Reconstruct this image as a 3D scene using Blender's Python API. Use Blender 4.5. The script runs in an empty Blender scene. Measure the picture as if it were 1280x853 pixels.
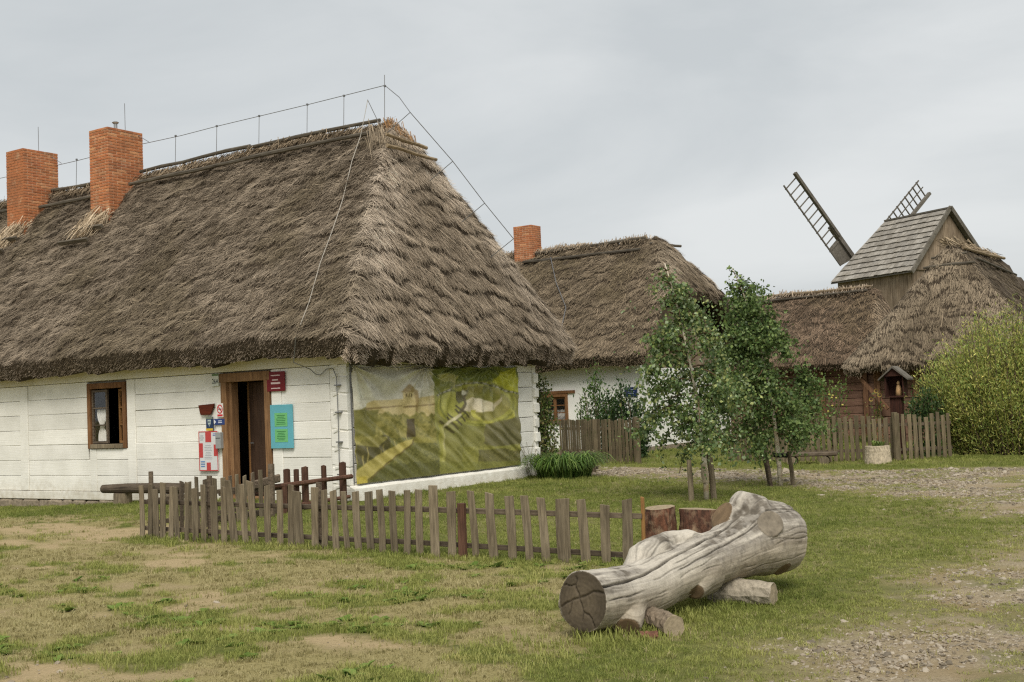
import bpy, bmesh, math, random
import numpy as np
from mathutils import Matrix, Vector
R = math.radians
random.seed(7)
rng = np.random.default_rng(11)
S = bpy.context.scene
COL = S.collection

# ------------------------------------------------------------------ camera
cam_d = bpy.data.cameras.new('camera')
cam = bpy.data.objects.new('camera', cam_d)
COL.objects.link(cam)
cam_d.sensor_width = 36.0
cam_d.lens = 41.84
cam_d.clip_start = 0.1
cam_d.clip_end = 3000
cam.matrix_world = Matrix(((0.8261, 0.0626, 0.5600, 0.0),
                           (0.5621, -0.0197, -0.8269, 0.0),
                           (-0.0407, 0.9978, -0.0515, 1.7),
                           (0, 0, 0, 1)))
S.camera = cam

# ------------------------------------------------------------------ sky, sun, exposure
SUN_EL, SUN_AZ = R(50), R(143)            # azimuth measured clockwise from +Y
world = bpy.data.worlds.new('World')
S.world = world
world.use_nodes = True
wt = world.node_tree
for n in list(wt.nodes): wt.nodes.remove(n)
def wn(t, **k):
    n = wt.nodes.new(t)
    for a, b in k.items(): setattr(n, a, b)
    return n
wo = wn('ShaderNodeOutputWorld'); bg = wn('ShaderNodeBackground')
sky = wn('ShaderNodeTexSky', sky_type='NISHITA', sun_disc=False, sun_elevation=SUN_EL, sun_rotation=SUN_AZ,
         air_density=1.0, dust_density=4.0, ozone_density=1.0)
tc = wn('ShaderNodeTexCoord'); mp = wn('ShaderNodeMapping')
mp.inputs['Scale'].default_value = (1.0, 1.0, 3.4)
ns = wn('ShaderNodeTexNoise'); ns.inputs['Scale'].default_value = 2.0; ns.inputs['Detail'].default_value = 6.0
ns.inputs['Roughness'].default_value = 0.52; ns.inputs['Distortion'].default_value = 0.35
rp = wn('ShaderNodeValToRGB')
rp.color_ramp.elements[0].position = 0.36; rp.color_ramp.elements[0].color = (3.68, 3.88, 3.95, 1)
rp.color_ramp.elements[1].position = 0.66; rp.color_ramp.elements[1].color = (4.80, 4.92, 4.91, 1)
mx = wn('ShaderNodeMix', data_type='RGBA'); mx.inputs['Factor'].default_value = 0.94
wt.links.new(tc.outputs['Generated'], mp.inputs['Vector']); wt.links.new(mp.outputs['Vector'], ns.inputs['Vector'])
wt.links.new(ns.outputs['Fac'], rp.inputs['Fac'])
wt.links.new(sky.outputs['Color'], mx.inputs['A']); wt.links.new(rp.outputs['Color'], mx.inputs['B'])
wt.links.new(mx.outputs['Result'], bg.inputs['Color'])
bg.inputs['Strength'].default_value = 0.085
wt.links.new(bg.outputs['Background'], wo.inputs['Surface'])

sun_d = bpy.data.lights.new('sun', 'SUN'); sun = bpy.data.objects.new('sun', sun_d); COL.objects.link(sun)
sun_d.energy = 1.5; sun_d.angle = R(28); sun_d.color = (1.0, 0.955, 0.89)
sdir = Vector((math.sin(SUN_AZ) * math.cos(SUN_EL), math.cos(SUN_AZ) * math.cos(SUN_EL), math.sin(SUN_EL)))
sun.rotation_euler = sdir.to_track_quat('Z', 'Y').to_euler()
sun.location = (5, -10, 30)

S.view_settings.view_transform = 'Standard'; S.view_settings.look = 'None'
S.view_settings.gamma = 1.0; S.view_settings.use_curve_mapping = False
S.view_settings.exposure = 0.93
S.cycles.use_denoising = False; S.cycles.filter_width = 1.25; S.cycles.max_bounces = 6; S.cycles.diffuse_bounces = 3; S.cycles.transparent_max_bounces = 8

# ------------------------------------------------------------------ helpers
def lin(c):
    c = np.asarray(c, float) / 255.0
    return np.where(c <= 0.04045, c / 12.92, ((c + 0.055) / 1.055) ** 2.4)

def _hash(i, j, k, s):
    h = (i.astype(np.int64) * 374761393 + j.astype(np.int64) * 668265263 + k.astype(np.int64) * 2147483647 + s * 1274126177) & 0xffffffff
    h = ((h ^ (h >> 13)) * 1274126177) & 0xffffffff
    h = h ^ (h >> 16)
    return (h & 0xffff) / 65535.0
def vnoise(x, y, z=None, s=0):
    x = np.asarray(x, float); y = np.asarray(y, float)
    z = np.zeros_like(x) if z is None else np.asarray(z, float)
    i, j, k = np.floor(x), np.floor(y), np.floor(z)
    fx, fy, fz = x - i, y - j, z - k
    u, v, w = [t * t * (3 - 2 * t) for t in (fx, fy, fz)]
    i, j, k = i.astype(int), j.astype(int), k.astype(int)
    def c(a, b, d): return _hash(i + a, j + b, k + d, s)
    l = lambda a, b, t: a + (b - a) * t
    return l(l(l(c(0,0,0), c(1,0,0), u), l(c(0,1,0), c(1,1,0), u), v),
             l(l(c(0,0,1), c(1,0,1), u), l(c(0,1,1), c(1,1,1), u), v), w)
def fbm(x, y, z=None, o=4, s=0):
    a, t, f, n = 0.0, 0.0, 1.0, 1.0
    for q in range(o):
        a = a + n * vnoise(np.asarray(x) * f, np.asarray(y) * f, None if z is None else np.asarray(z) * f, s + q)
        t += n; n *= 0.5; f *= 2.03
    return a / t
def sstep(a, b, x):
    t = np.clip((x - a) / (b - a), 0, 1); return t * t * (3 - 2 * t)

def ground_z(x, y):
    x = np.asarray(x, float); y = np.asarray(y, float)
    z = -0.26 * sstep(-17.0, -26.0, x) * sstep(6, 12, y)
    z = z - 0.05 * np.exp(-((x + 8.2) / 2.5) ** 2 - ((y - 10.6) / 1.4) ** 2)
    return z + 0.035 * (fbm(x * 0.7, y * 0.7, s=3) - 0.5) * sstep(1, 4, np.hypot(x, y))
def gz(x, y): return float(ground_z(np.array([x]), np.array([y]))[0])

WLOC = {}
def reg(o, parent, loc):
    COL.objects.link(o)
    o.location = loc
    if parent is not None:
        o.parent = parent
        o.matrix_parent_inverse = Matrix.Translation(-Vector(WLOC[parent.name]))
    WLOC[o.name] = tuple(loc)
    return o
def thing(name, label, cat, loc, group=None, kind=None):
    o = bpy.data.objects.new(name, None)
    o.empty_display_size = 0.2
    reg(o, None, loc)
    return tag(o, label, cat, group, kind)
def tag(o, label=None, cat=None, group=None, kind=None):
    if label: o['label'] = label
    if cat: o['category'] = cat
    if group: o['group'] = group
    if kind: o['kind'] = kind
    return o
def mesh_np(name, V, F, mat=None, parent=None, col=None, attrs=None, smooth=False, loc=(0, 0, 0)):
    """V (n,3) world coordinates, F (m,3|4) int array or list of tuples"""
    me = bpy.data.meshes.new(name)
    V = np.asarray(V, np.float32)
    if isinstance(F, np.ndarray):
        m, k = F.shape
        me.vertices.add(len(V)); me.vertices.foreach_set('co', V.ravel())
        me.loops.add(m * k); me.loops.foreach_set('vertex_index', F.astype(np.int32).ravel())
        me.polygons.add(m); me.polygons.foreach_set('loop_start', np.arange(0, m * k, k, dtype=np.int32))
        me.polygons.foreach_set('loop_total', np.full(m, k, np.int32))
        me.update(calc_edges=True)
    else:
        me.from_pydata([tuple(v) for v in V], [], F); me.update()
    if smooth: me.polygons.foreach_set('use_smooth', np.ones(len(me.polygons), bool))
    if col is not None:
        a = me.color_attributes.new('Col', 'FLOAT_COLOR', 'POINT')
        c = np.ones((len(V), 4), np.float32); c[:, :3] = col
        a.data.foreach_set('color', c.ravel())
    for nm, arr in (attrs or {}).items():
        arr = np.asarray(arr, np.float32)
        if arr.ndim == 2:
            a = me.attributes.new(nm, 'FLOAT_VECTOR', 'POINT'); a.data.foreach_set('vector', arr.ravel())
        else:
            a = me.attributes.new(nm, 'FLOAT', 'POINT'); a.data.foreach_set('value', arr)
    if mat: me.materials.append(mat)
    o = bpy.data.objects.new(name, me)
    return reg(o, parent, loc)

class MB:
    """collects simple shapes into one mesh (world coordinates)"""
    def __init__(s): s.v = []; s.f = []; s.mi = []
    def add(s, vs, fs, m=0):
        n = len(s.v); s.v += [tuple(map(float, v)) for v in vs]
        s.f += [tuple(i + n for i in f) for f in fs]; s.mi += [m] * len(fs); return s
    def box(s, x0, x1, y0, y1, z0, z1, m=0):
        return s.hexa([(x0,y0,z0),(x1,y0,z0),(x1,y1,z0),(x0,y1,z0),(x0,y0,z1),(x1,y0,z1),(x1,y1,z1),(x0,y1,z1)], m)
    def hexa(s, v, m=0):
        return s.add(v, [(3,2,1,0),(4,5,6,7),(0,1,5,4),(1,2,6,5),(2,3,7,6),(3,0,4,7)], m)
    def bar(s, a, b, w, h, up=(0, 0, 1), m=0):
        a = Vector(a); b = Vector(b); d = (b - a).normalized(); u = Vector(up)
        sx = d.cross(u)
        if sx.length < 1e-4: sx = d.cross(Vector((1, 0, 0)))
        sx.normalize(); uu = sx.cross(d); sx *= w / 2; uu *= h / 2
        return s.hexa([a-sx-uu, a+sx-uu, b+sx-uu, b-sx-uu, a-sx+uu, a+sx+uu, b+sx+uu, b-sx+uu], m)
    def tube(s, pts, rad, n=8, cap=True, m=0, mcap=None):
        pts = [Vector(p) for p in pts]; k = len(pts)
        if not hasattr(rad, '__len__'): rad = [rad] * k
        base = len(s.v); ref = Vector((0.13, 0.27, 0.95)); vs = []; fs = []
        for i, p in enumerate(pts):
            d = (pts[min(i + 1, k - 1)] - pts[max(i - 1, 0)]).normalized()
            a = d.cross(ref)
            if a.length < 0.05: a = d.cross(Vector((1, 0, 0)))
            a.normalize(); b = d.cross(a)
            for q in range(n):
                t = 2 * math.pi * q / n
                vs.append(p + (a * math.cos(t) + b * math.sin(t)) * rad[i])
        for i in range(k - 1):
            for q in range(n):
                fs.append((i*n+q, i*n+(q+1) % n, (i+1)*n+(q+1) % n, (i+1)*n+q))
        s.add(vs, fs, m)
        if cap:
            s.f += [tuple(base + q for q in range(n))[::-1], tuple(base + (k-1)*n + q for q in range(n))]
            s.mi += [m if mcap is None else mcap] * 2
        return s
    def build(s, name, mat, parent=None, bevel=0.0, smooth=False, jitter=0.0, loc=(0, 0, 0)):
        me = bpy.data.meshes.new(name); me.from_pydata(s.v, [], s.f)
        mats = mat if isinstance(mat, (list, tuple)) else [mat]
        for mm in mats: me.materials.append(mm)
        if len(mats) > 1: me.polygons.foreach_set('material_index', s.mi)
        bm = bmesh.new(); bm.from_mesh(me)
        bmesh.ops.recalc_face_normals(bm, faces=bm.faces)
        if bevel > 0:
            bmesh.ops.bevel(bm, geom=bm.edges[:], offset=bevel, segments=1, affect='EDGES', clamp_overlap=True)
        if jitter:
            for v in bm.verts:
                v.co += Vector((random.uniform(-1, 1), random.uniform(-1, 1), random.uniform(-1, 1))) * jitter
        bm.to_mesh(me); bm.free()
        if smooth: me.polygons.foreach_set('use_smooth', np.ones(len(me.polygons), bool))
        me.update()
        return reg(bpy.data.objects.new(name, me), parent, loc)

# ------------------------------------------------------------------ materials
def new_mat(name):
    m = bpy.data.materials.new(name); m.use_nodes = True
    t = m.node_tree; b = t.nodes['Principled BSDF']
    b.inputs['Specular IOR Level'].default_value = 0.25
    return m, t, b
def nd(t, typ, **k):
    n = t.nodes.new(typ)
    for a, v in k.items():
        if a in n.inputs: n.inputs[a].default_value = v
        else: setattr(n, a, v)
    return n
def L(t, a, b): t.links.new(a, b)
def mixc(t, fac, a, b, mode='MIX'):
    n = t.nodes.new('ShaderNodeMix'); n.data_type = 'RGBA'; n.blend_type = mode
    for s, v in (('Factor', fac), ('A', a), ('B', b)):
        if hasattr(v, 'is_linked') or isinstance(v, bpy.types.NodeSocket): t.links.new(v, n.inputs[s])
        elif s == 'Factor': n.inputs[s].default_value = v
        else: n.inputs[s].default_value = (*v[:3], 1)
    return n.outputs['Result']
def ramp(t, fac, p0, p1, c0=(0, 0, 0), c1=(1, 1, 1)):
    n = t.nodes.new('ShaderNodeValToRGB'); e = n.color_ramp.elements
    e[0].position = p0; e[1].position = p1; e[0].color = (*c0[:3], 1); e[1].color = (*c1[:3], 1)
    t.links.new(fac, n.inputs['Fac']); return n.outputs['Color']
def noise(t, scale, vec=None, detail=5.0, rough=0.55, map_scale=None, w=None, dist=0.0, coord='Object'):
    n = t.nodes.new('ShaderNodeTexNoise'); n.inputs['Scale'].default_value = scale
    n.inputs['Detail'].default_value = detail; n.inputs['Roughness'].default_value = rough; n.inputs['Distortion'].default_value = dist
    if vec is None:
        c = t.nodes.new('ShaderNodeTexCoord'); vec = c.outputs[coord]
    if map_scale is not None:
        mpn = t.nodes.new('ShaderNodeMapping'); mpn.inputs['Scale'].default_value = map_scale
        t.links.new(vec, mpn.inputs['Vector']); vec = mpn.outputs['Vector']
    t.links.new(vec, n.inputs['Vector']); return n.outputs['Fac']
def bump(t, b, h, strength, dist=0.02):
    n = t.nodes.new('ShaderNodeBump'); n.inputs['Strength'].default_value = strength; n.inputs['Distance'].default_value = dist
    t.links.new(h, n.inputs['Height']); t.links.new(n.outputs['Normal'], b.inputs['Normal'])
def objrand(t): return t.nodes.new('ShaderNodeObjectInfo').outputs['Random']

def m_wood(name, c_light, c_dark, grain=(30, 30, 2.2), rough=0.85, per_obj=0.35, moss=None, knots=True):
    """weathered wood; grain = mapping scale (small along the grain)"""
    m, t, b = new_mat(name)
    g = noise(t, 1.0, map_scale=grain, detail=6, rough=0.65, dist=0.4)
    big = noise(t, 2.1, detail=3)
    c = mixc(t, ramp(t, g, 0.3, 0.72), lin(c_dark), lin(c_light))
    c = mixc(t, ramp(t, big, 0.35, 0.7), c, mixc(t, 1.0, c, (0.72, 0.70, 0.66), 'MULTIPLY'))
    if moss is not None:
        c = mixc(t, ramp(t, noise(t, 5.0), 0.52, 0.75, (0, 0, 0), (0.6, 0.6, 0.6)), c, lin(moss))
    hs = t.nodes.new('ShaderNodeHueSaturation')
    r = objrand(t); mr = t.nodes.new('ShaderNodeMapRange')
    mr.inputs['To Min'].default_value = 1 - per_obj; mr.inputs['To Max'].default_value = 1 + per_obj * 0.7
    L(t, r, mr.inputs['Value']); L(t, mr.outputs['Result'], hs.inputs['Value'])
    L(t, c, hs.inputs['Color']); L(t, hs.outputs['Color'], b.inputs['Base Color'])
    b.inputs['Roughness'].default_value = rough
    bump(t, b, g, 0.5, 0.012)
    return m
def m_flat(name, c, rough=0.7, var=0.12, scale=9.0, bump_s=0.0, metallic=0.0, map_scale=None, linear=False):
    m, t, b = new_mat(name)
    c = np.asarray(c, float) if linear else lin(c)
    n = noise(t, scale, map_scale=map_scale)
    L(t, mixc(t, ramp(t, n, 0.3, 0.7), c * (1 - var), np.minimum(c * (1 + var), 0.9)), b.inputs['Base Color'])
    b.inputs['Roughness'].default_value = rough; b.inputs['Metallic'].default_value = metallic
    if bump_s: bump(t, b, n, bump_s)
    return m
def m_attr(name, rough=0.85, var=0.0, scale=20.0, transl=0.0, spec=0.2, bump_s=0.0):
    m, t, b = new_mat(name)
    a = t.nodes.new('ShaderNodeAttribute'); a.attribute_name = 'Col'
    c = a.outputs['Color']
    if var:
        n = noise(t, scale)
        c = mixc(t, 1.0, c, ramp(t, n, 0.25, 0.75, (1 - var,) * 3, (1 + var,) * 3), 'MULTIPLY')
        if bump_s: bump(t, b, n, bump_s)
    L(t, c, b.inputs['Base Color']); b.inputs['Roughness'].default_value = rough
    b.inputs['Specular IOR Level'].default_value = spec
    if transl:
        tr = t.nodes.new('ShaderNodeBsdfTranslucent'); L(t, c, tr.inputs['Color'])
        ms = t.nodes.new('ShaderNodeMixShader'); ms.inputs[0].default_value = transl
        L(t, b.outputs[0], ms.inputs[1]); L(t, tr.outputs[0], ms.inputs[2])
        L(t, ms.outputs[0], t.nodes['Material Output'].inputs['Surface'])
    return m
def m_white_planks(name, tone=(240, 237, 227)):
    m, t, b = new_mat(name)
    g = noise(t, 1.0, map_scale=(1.6, 8, 34), detail=6, rough=0.65)
    blot = noise(t, 1.5, detail=6, rough=0.6)
    fine = noise(t, 24.0, detail=4)
    c = mixc(t, ramp(t, blot, 0.4, 0.75), lin(tone), lin((220, 217, 206)))
    c = mixc(t, ramp(t, g, 0.62, 0.78, (0, 0, 0), (0.55, 0.55, 0.55)), c, lin((168, 163, 150)))
    c = mixc(t, ramp(t, fine, 0.70, 0.78, (0, 0, 0), (0.5, 0.5, 0.5)), c, lin((140, 132, 118)))
    # mud splashed up from the ground
    cc = t.nodes.new('ShaderNodeTexCoord'); sx_ = t.nodes.new('ShaderNodeSeparateXYZ'); L(t, cc.outputs['Object'], sx_.inputs[0])
    mz = t.nodes.new('ShaderNodeMapRange'); mz.inputs['From Min'].default_value = 0.75; mz.inputs['From Max'].default_value = -0.1; L(t, sx_.outputs['Z'], mz.inputs['Value'])
    mm_ = t.nodes.new('ShaderNodeMath'); mm_.operation = 'MULTIPLY'; L(t, mz.outputs['Result'], mm_.inputs[0]); L(t, noise(t, 7.0, detail=6, rough=0.65), mm_.inputs[1])
    c = mixc(t, ramp(t, mm_.outputs[0], 0.22, 0.62, (0, 0, 0), (0.6, 0.6, 0.6)), c, lin((170, 156, 128)))
    hs = t.nodes.new('ShaderNodeHueSaturation'); mr = t.nodes.new('ShaderNodeMapRange')
    mr.inputs['To Min'].default_value = 0.93; mr.inputs['To Max'].default_value = 1.05
    L(t, objrand(t), mr.inputs['Value']); L(t, mr.outputs['Result'], hs.inputs['Value'])
    L(t, c, hs.inputs['Color']); L(t, hs.outputs['Color'], b.inputs['Base Color'])
    b.inputs['Roughness'].default_value = 0.9
    bump(t, b, g, 0.45, 0.012)
    return m
def m_brick(name):
    m, t, b = new_mat(name)
    r = objrand(t)
    n = t.nodes.new('ShaderNodeValToRGB'); e = n.color_ramp.elements
    e[0].position = 0.0; e[0].color = (*lin((168, 106, 70)), 1); e[1].position = 1.0; e[1].color = (*lin((212, 154, 108)), 1)
    q = n.color_ramp.elements.new(0.5); q.color = (*lin((198, 128, 84)), 1)
    q = n.color_ramp.elements.new(0.8); q.color = (*lin((180, 110, 74)), 1)
    L(t, r, n.inputs['Fac'])
    f = noise(t, 30.0, detail=5)
    c = mixc(t, 1.0, n.outputs['Color'], ramp(t, f, 0.3, 0.75, (0.72,) * 3, (1.12,) * 3), 'MULTIPLY')
    gp = t.nodes.new('ShaderNodeNewGeometry')
    st = noise(t, 2.6, vec=gp.outputs['Position'], detail=5, rough=0.6)
    c = mixc(t, ramp(t, st, 0.46, 0.74, (0, 0, 0), (0.6, 0.6, 0.6)), c, lin((112, 84, 66)))
    c = mixc(t, ramp(t, noise(t, 5.0, vec=gp.outputs['Position'], detail=5), 0.56, 0.72, (0, 0, 0), (0.4, 0.4, 0.4)), c, lin((206, 176, 142)))
    L(t, c, b.inputs['Base Color']); b.inputs['Roughness'].default_value = 0.92
    bump(t, b, f, 0.4, 0.01)
    return m
MT = {}
MT['white'] = m_white_planks('white_limewash')
MT['cream'] = m_white_planks('cream_limewash', (222, 214, 186))
MT['gap'] = m_flat('grey_chinking', (150, 145, 132), 0.95)
MT['plaster'] = m_flat('white_plaster', (236, 235, 227), 0.9, 0.05, 3.0, 0.15)
MT['stone'] = m_flat('field_stone', (138, 126, 108), 0.9, 0.3, 14.0, 0.5)
MT['mortar'] = m_flat('lime_mortar', (206, 178, 148), 0.95, 0.15, 30.0, 0.3)
MT['brick'] = m_brick('orange_brick')
MT['picket'] = m_wood('weathered_picket', (152, 138, 114), (92, 82, 66), (34, 34, 3.0), per_obj=0.30)
MT['picket_dark'] = m_wood('dark_picket', (140, 126, 100), (90, 80, 62), (34, 34, 3.0), per_obj=0.30, moss=(92, 94, 58))
MT['rail'] = m_wood('weathered_rail', (128, 114, 96), (70, 60, 50), (2.5, 30, 30))
MT['redwood'] = m_wood('red_brown_post', (118, 86, 68), (74, 52, 42), (30, 30, 3.0), per_obj=0.25)
MT['orange_wood'] = m_wood('pale_orange_wood', (178, 134, 82), (128, 90, 54), (30, 30, 3.0), per_obj=0.2)
MT['frame'] = m_wood('door_timber', (166, 128, 90), (112, 82, 56), (26, 26, 2.4), per_obj=0.15)
MT['frame_dark'] = m_wood('window_timber', (152, 110, 72), (98, 68, 44), (26, 26, 2.4), per_obj=0.15)
MT['pole'] = m_wood('grey_roof_pole', (120, 112, 98), (62, 56, 48), (3, 30, 30), per_obj=0.2)
MT['pole_light'] = m_wood('pale_roof_pole', (168, 150, 122), (110, 94, 74), (6, 10, 20), per_obj=0.2)
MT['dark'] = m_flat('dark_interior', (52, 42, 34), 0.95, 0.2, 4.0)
MT['wire'] = m_flat('galvanised_wire', (128, 128, 128), 0.5, 0.1, 5.0, metallic=0.6)
MT['pale_wire'] = m_flat('pale_cable', (176, 170, 158), 0.7)
MT['metal'] = m_flat('grey_metal', (150, 152, 152), 0.45, 0.1, 5.0, metallic=0.7)
MT['glass'], _t, _b = new_mat('window_glass')
_b.inputs['Base Color'].default_value = (0.02, 0.022, 0.022, 1); _b.inputs['Roughness'].default_value = 0.06
_b.inputs['Specular IOR Level'].default_value = 0.6
MT['cloth'] = m_flat('white_cloth', (225, 222, 214), 0.9, 0.06, 20.0)
MT['straw'] = m_attr('thatch_straw', 0.9, 0.0)
MT['thatch'] = m_flat('thatch_mass', (70, 60, 48), 0.95, 0.35, 22.0, 0.8)  # underlayer coloured dark so gaps between the straws look shaded
MT['leaf'] = m_attr('leaf', 0.55, 0.0, transl=0.28, spec=0.35)
MT['bark'] = m_flat('bark', (96, 82, 66), 0.95, 0.35, 30.0, 0.6)
MT['old'] = m_wood('old_mill_boards', (166, 148, 126), (110, 94, 78), (14, 14, 1.2), per_obj=0.22)
MT['shingle'] = m_wood('grey_shingle', (178, 172, 161), (134, 128, 120), (12, 12, 6), per_obj=0.22)
MT['mill_grey'] = m_wood('mill_grey_wood', (128, 122, 112), (84, 80, 72), (10, 10, 10), per_obj=0.12)
MT['barn'] = m_wood('barn_red_boards', (144, 112, 94), (102, 76, 62), (2.0, 12, 26), per_obj=0.2)
MT['barn_post'] = m_wood('barn_timber', (150, 112, 84), (98, 70, 52), (20, 20, 2.5), per_obj=0.15)
MT['shrine'] = m_wood('shrine_brown', (84, 50, 38), (46, 28, 22), (26, 26, 3), per_obj=0.1)

def print_mat(name, c, rough=0.5): return m_flat(name, c, rough, 0.04, 6.0)
# ------------------------------------------------------------------ ground
BL = np.array([(-30,26.5),(-18,24.2),(-14.2,22.8),(-8.75,21.0),(-5.3,18.2),(-3.3,15.5),(-2.7,12.2),(-3.0,10.6),(-3.1,9.2),(-3.05,6.9),(-3.2,2.0),(-3.4,-5)])
UL = np.array([(-30,29.0),(-17,26.6),(-10,24.7),(-6.5,25.0),(-3.5,26.2),(4,29.0)])
def side_dist(x, y, P_):
    """signed distance to an open polyline, positive on its left when walking along it"""
    best = np.full(x.shape, 1e9); sgn = np.ones(x.shape)
    for (ax, ay), (bx, by) in zip(P_[:-1], P_[1:]):
        dx, dy = bx - ax, by - ay; l2 = dx*dx + dy*dy
        t = np.clip(((x-ax)*dx + (y-ay)*dy) / l2, 0, 1)
        d = np.hypot(x - ax - t*dx, y - ay - t*dy)
        cr = dx*(y-ay) - dy*(x-ax)
        m = d < best; best = np.where(m, d, best); sgn = np.where(m, np.sign(cr), sgn)
    return best * sgn
def cover(x, y):
    """returns green, dry, gravel, sand in 0..1"""
    x = np.asarray(x, float); y = np.asarray(y, float)
    w = (fbm(x*0.8, y*0.8, s=21) - 0.5) * 1.5 + (fbm(x*3.1, y*3.1, s=22) - 0.5) * 0.7
    sb = side_dist(x, y, BL) + w * 0.75
    su = -side_dist(x, y, UL) + w * 0.7
    road = sstep(-0.7, 0.8, sb + 0.5*(fbm(x*2.2, y*2.2, s=23) - 0.5)) * sstep(-0.3, 0.5, su)
    roadgrass = sstep(0.53, 0.66, fbm(x*1.3, y*1.3 + 5, s=31) + 0.07*sstep(19, 24, y))
    # patchy trampled ground in front of the fence
    patch = sstep(0.25, -0.2, (y - 10.75) + w*0.45) * sstep(-3.4, -5.6, x + w*0.6 + 0.40*(y - 8))
    left_open = sstep(-13.2, -14.2, x + w*0.3) * sstep(13.3, 12.2, y + 0.10*(x + 14) + w*0.4)
    patch = np.maximum(patch, left_open)
    cl = fbm(x*1.0 + 3, y*1.3, s=41) * 0.42 + fbm(x*2.5, y*3.4, s=42) * 0.58
    edge = sstep(-10.5, -5.0, x) * 0.075 + np.exp(-((y - 10.6) / 0.45) ** 2) * 0.075 - 0.02*sstep(-8, -14, x)
    clump = sstep(0.535, 0.585, cl + edge)
    sandm = 0.85*sstep(0.57, 0.76, fbm(x*0.9 + 9, y*1.2 + 2, s=51) + 0.32*np.exp(-((x + 16.0)/2.8)**2 - ((y - 11.3)/0.85)**2)
                 + 0.10*np.exp(-((x + 6.6)/0.8)**2 - ((y - 7.6)/0.7)**2)) * patch
    lawn = (1 - patch) * (1 - road)
    thin = 0.75 + 0.25 * sstep(0.38, 0.52, fbm(x*0.9, y*0.9, s=61))
    green = lawn * thin + patch * clump * (1 - 0.8*sandm) + road * roadgrass * 0.55
    dry = patch * (1 - clump) * (1 - sandm) * sstep(0.18, 0.42, fbm(x*1.9, y*1.9, s=62)) + lawn * 0.22 + road * (1-roadgrass) * 0.06
    return np.clip(green, 0, 1), np.clip(dry, 0, 1), np.clip(road, 0, 1), np.clip(sandm, 0, 1)

def spaced(lo, a, b, hi, fine, grow=1.22):
    mid = list(np.arange(a, b, fine)); out = []; s = fine; p = a
    while p > lo: s *= grow; p -= s; out.append(p)
    up = []; s = fine; p = mid[-1]
    while p < hi: s *= grow; p += s; up.append(p)
    return np.array(out[::-1] + mid + up)
gx = spaced(-900, -20.0, -0.5, 900, 0.07); gy = spaced(-500, 4.0, 28.0, 1500, 0.07)
XX, YY = np.meshgrid(gx, gy, indexing='ij')
xf, yf = XX.ravel(), YY.ravel()
g_, d_, r_, s_ = cover(xf, yf)
zz = ground_z(xf, yf) + 0.015*(fbm(xf*5, yf*5, s=71) - 0.5) + 0.012*g_
nx, ny = len(gx), len(gy)
ii = (np.arange(nx - 1)[:, None] * ny + np.arange(ny - 1)[None, :]).ravel()
GF = np.stack([ii, ii + ny, ii + ny + 1, ii + 1], 1)
m, t, b = new_mat('ground_soil')
def att(t, n):
    a = t.nodes.new('ShaderNodeAttribute'); a.attribute_name = n; return a.outputs['Fac']
n1 = noise(t, 6.0, detail=8, rough=0.65); n2 = noise(t, 38.0, detail=6, rough=0.7); n3 = noise(t, 1.2, detail=4)
soil = mixc(t, ramp(t, n2, 0.3, 0.72), lin((130, 115, 84)), lin((176, 158, 123)))
soil = mixc(t, ramp(t, n1, 0.35, 0.7), soil, lin((150, 136, 98)))
sandc = mixc(t, ramp(t, n2, 0.3, 0.75), lin((160, 140, 106)), lin((192, 170, 134)))
grav = mixc(t, ramp(t, n2, 0.35, 0.65), lin((128, 114, 92)), lin((178, 164, 140)))
grav = mixc(t, ramp(t, n3, 0.4, 0.66), grav, lin((146, 128, 98)))
grn = mixc(t, ramp(t, n1, 0.3, 0.7), lin((78, 88, 40)), lin((116, 116, 62)))
c = mixc(t, att(t, 'gravel'), soil, grav)
c = mixc(t, att(t, 'sand'), c, sandc)
c = mixc(t, att(t, 'dry'), c, mixc(t, ramp(t, n2, 0.3, 0.7), lin((126, 116, 74)), lin((166, 154, 108))))
c = mixc(t, att(t, 'green'), c, grn)
L(t, c, b.inputs['Base Color']); b.inputs['Roughness'].default_value = 1.0; b.inputs['Specular IOR Level'].default_value = 0.1
bump(t, b, n2, 0.7, 0.03)
ground = mesh_np('ground', np.stack([xf, yf, zz], 1), GF, m, attrs={'green': g_, 'dry': d_, 'gravel': r_, 'sand': s_}, smooth=True)
tag(ground, 'patchy grass and earth yard with a stony track on the right', kind='structure')

# ------------------------------------------------------------------ instanced ground cover (uncountable)
def blades(n, h, w, spread, lean, seed, wide=False):
    r = np.random.default_rng(seed); V = []; F = []
    for i in range(n):
        a = r.uniform(0, 2*math.pi); q = spread * math.sqrt(r.uniform())
        bx, by = q*math.cos(a), q*math.sin(a)
        d = r.uniform(0, 2*math.pi); l = lean * r.uniform(0.3, 1.2); hh = h * r.uniform(0.55, 1.15); ww = w * r.uniform(0.7, 1.2)
        dx, dy = math.cos(d), math.sin(d); sx, sy = -dy*ww/2, dx*ww/2
        p1 = (bx + dx*l*0.35, by + dy*l*0.35, hh*0.62); p2 = (bx + dx*l, by + dy*l, hh)
        k = len(V)
        V += [(bx-sx, by-sy, -0.01), (bx+sx, by+sy, -0.01), (p1[0]+sx*0.85, p1[1]+sy*0.85, p1[2]), (p1[0]-sx*0.85, p1[1]-sy*0.85, p1[2]), p2]
        F += [(k, k+1, k+2, k+3), (k+3, k+2, k+4)]
    return V, F
def proto(name, V, F, mat):
    me = bpy.data.meshes.new(name); me.from_pydata(V, [], F); me.materials.append(mat); me.update()
    return bpy.data.objects.new(name, me)
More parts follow.
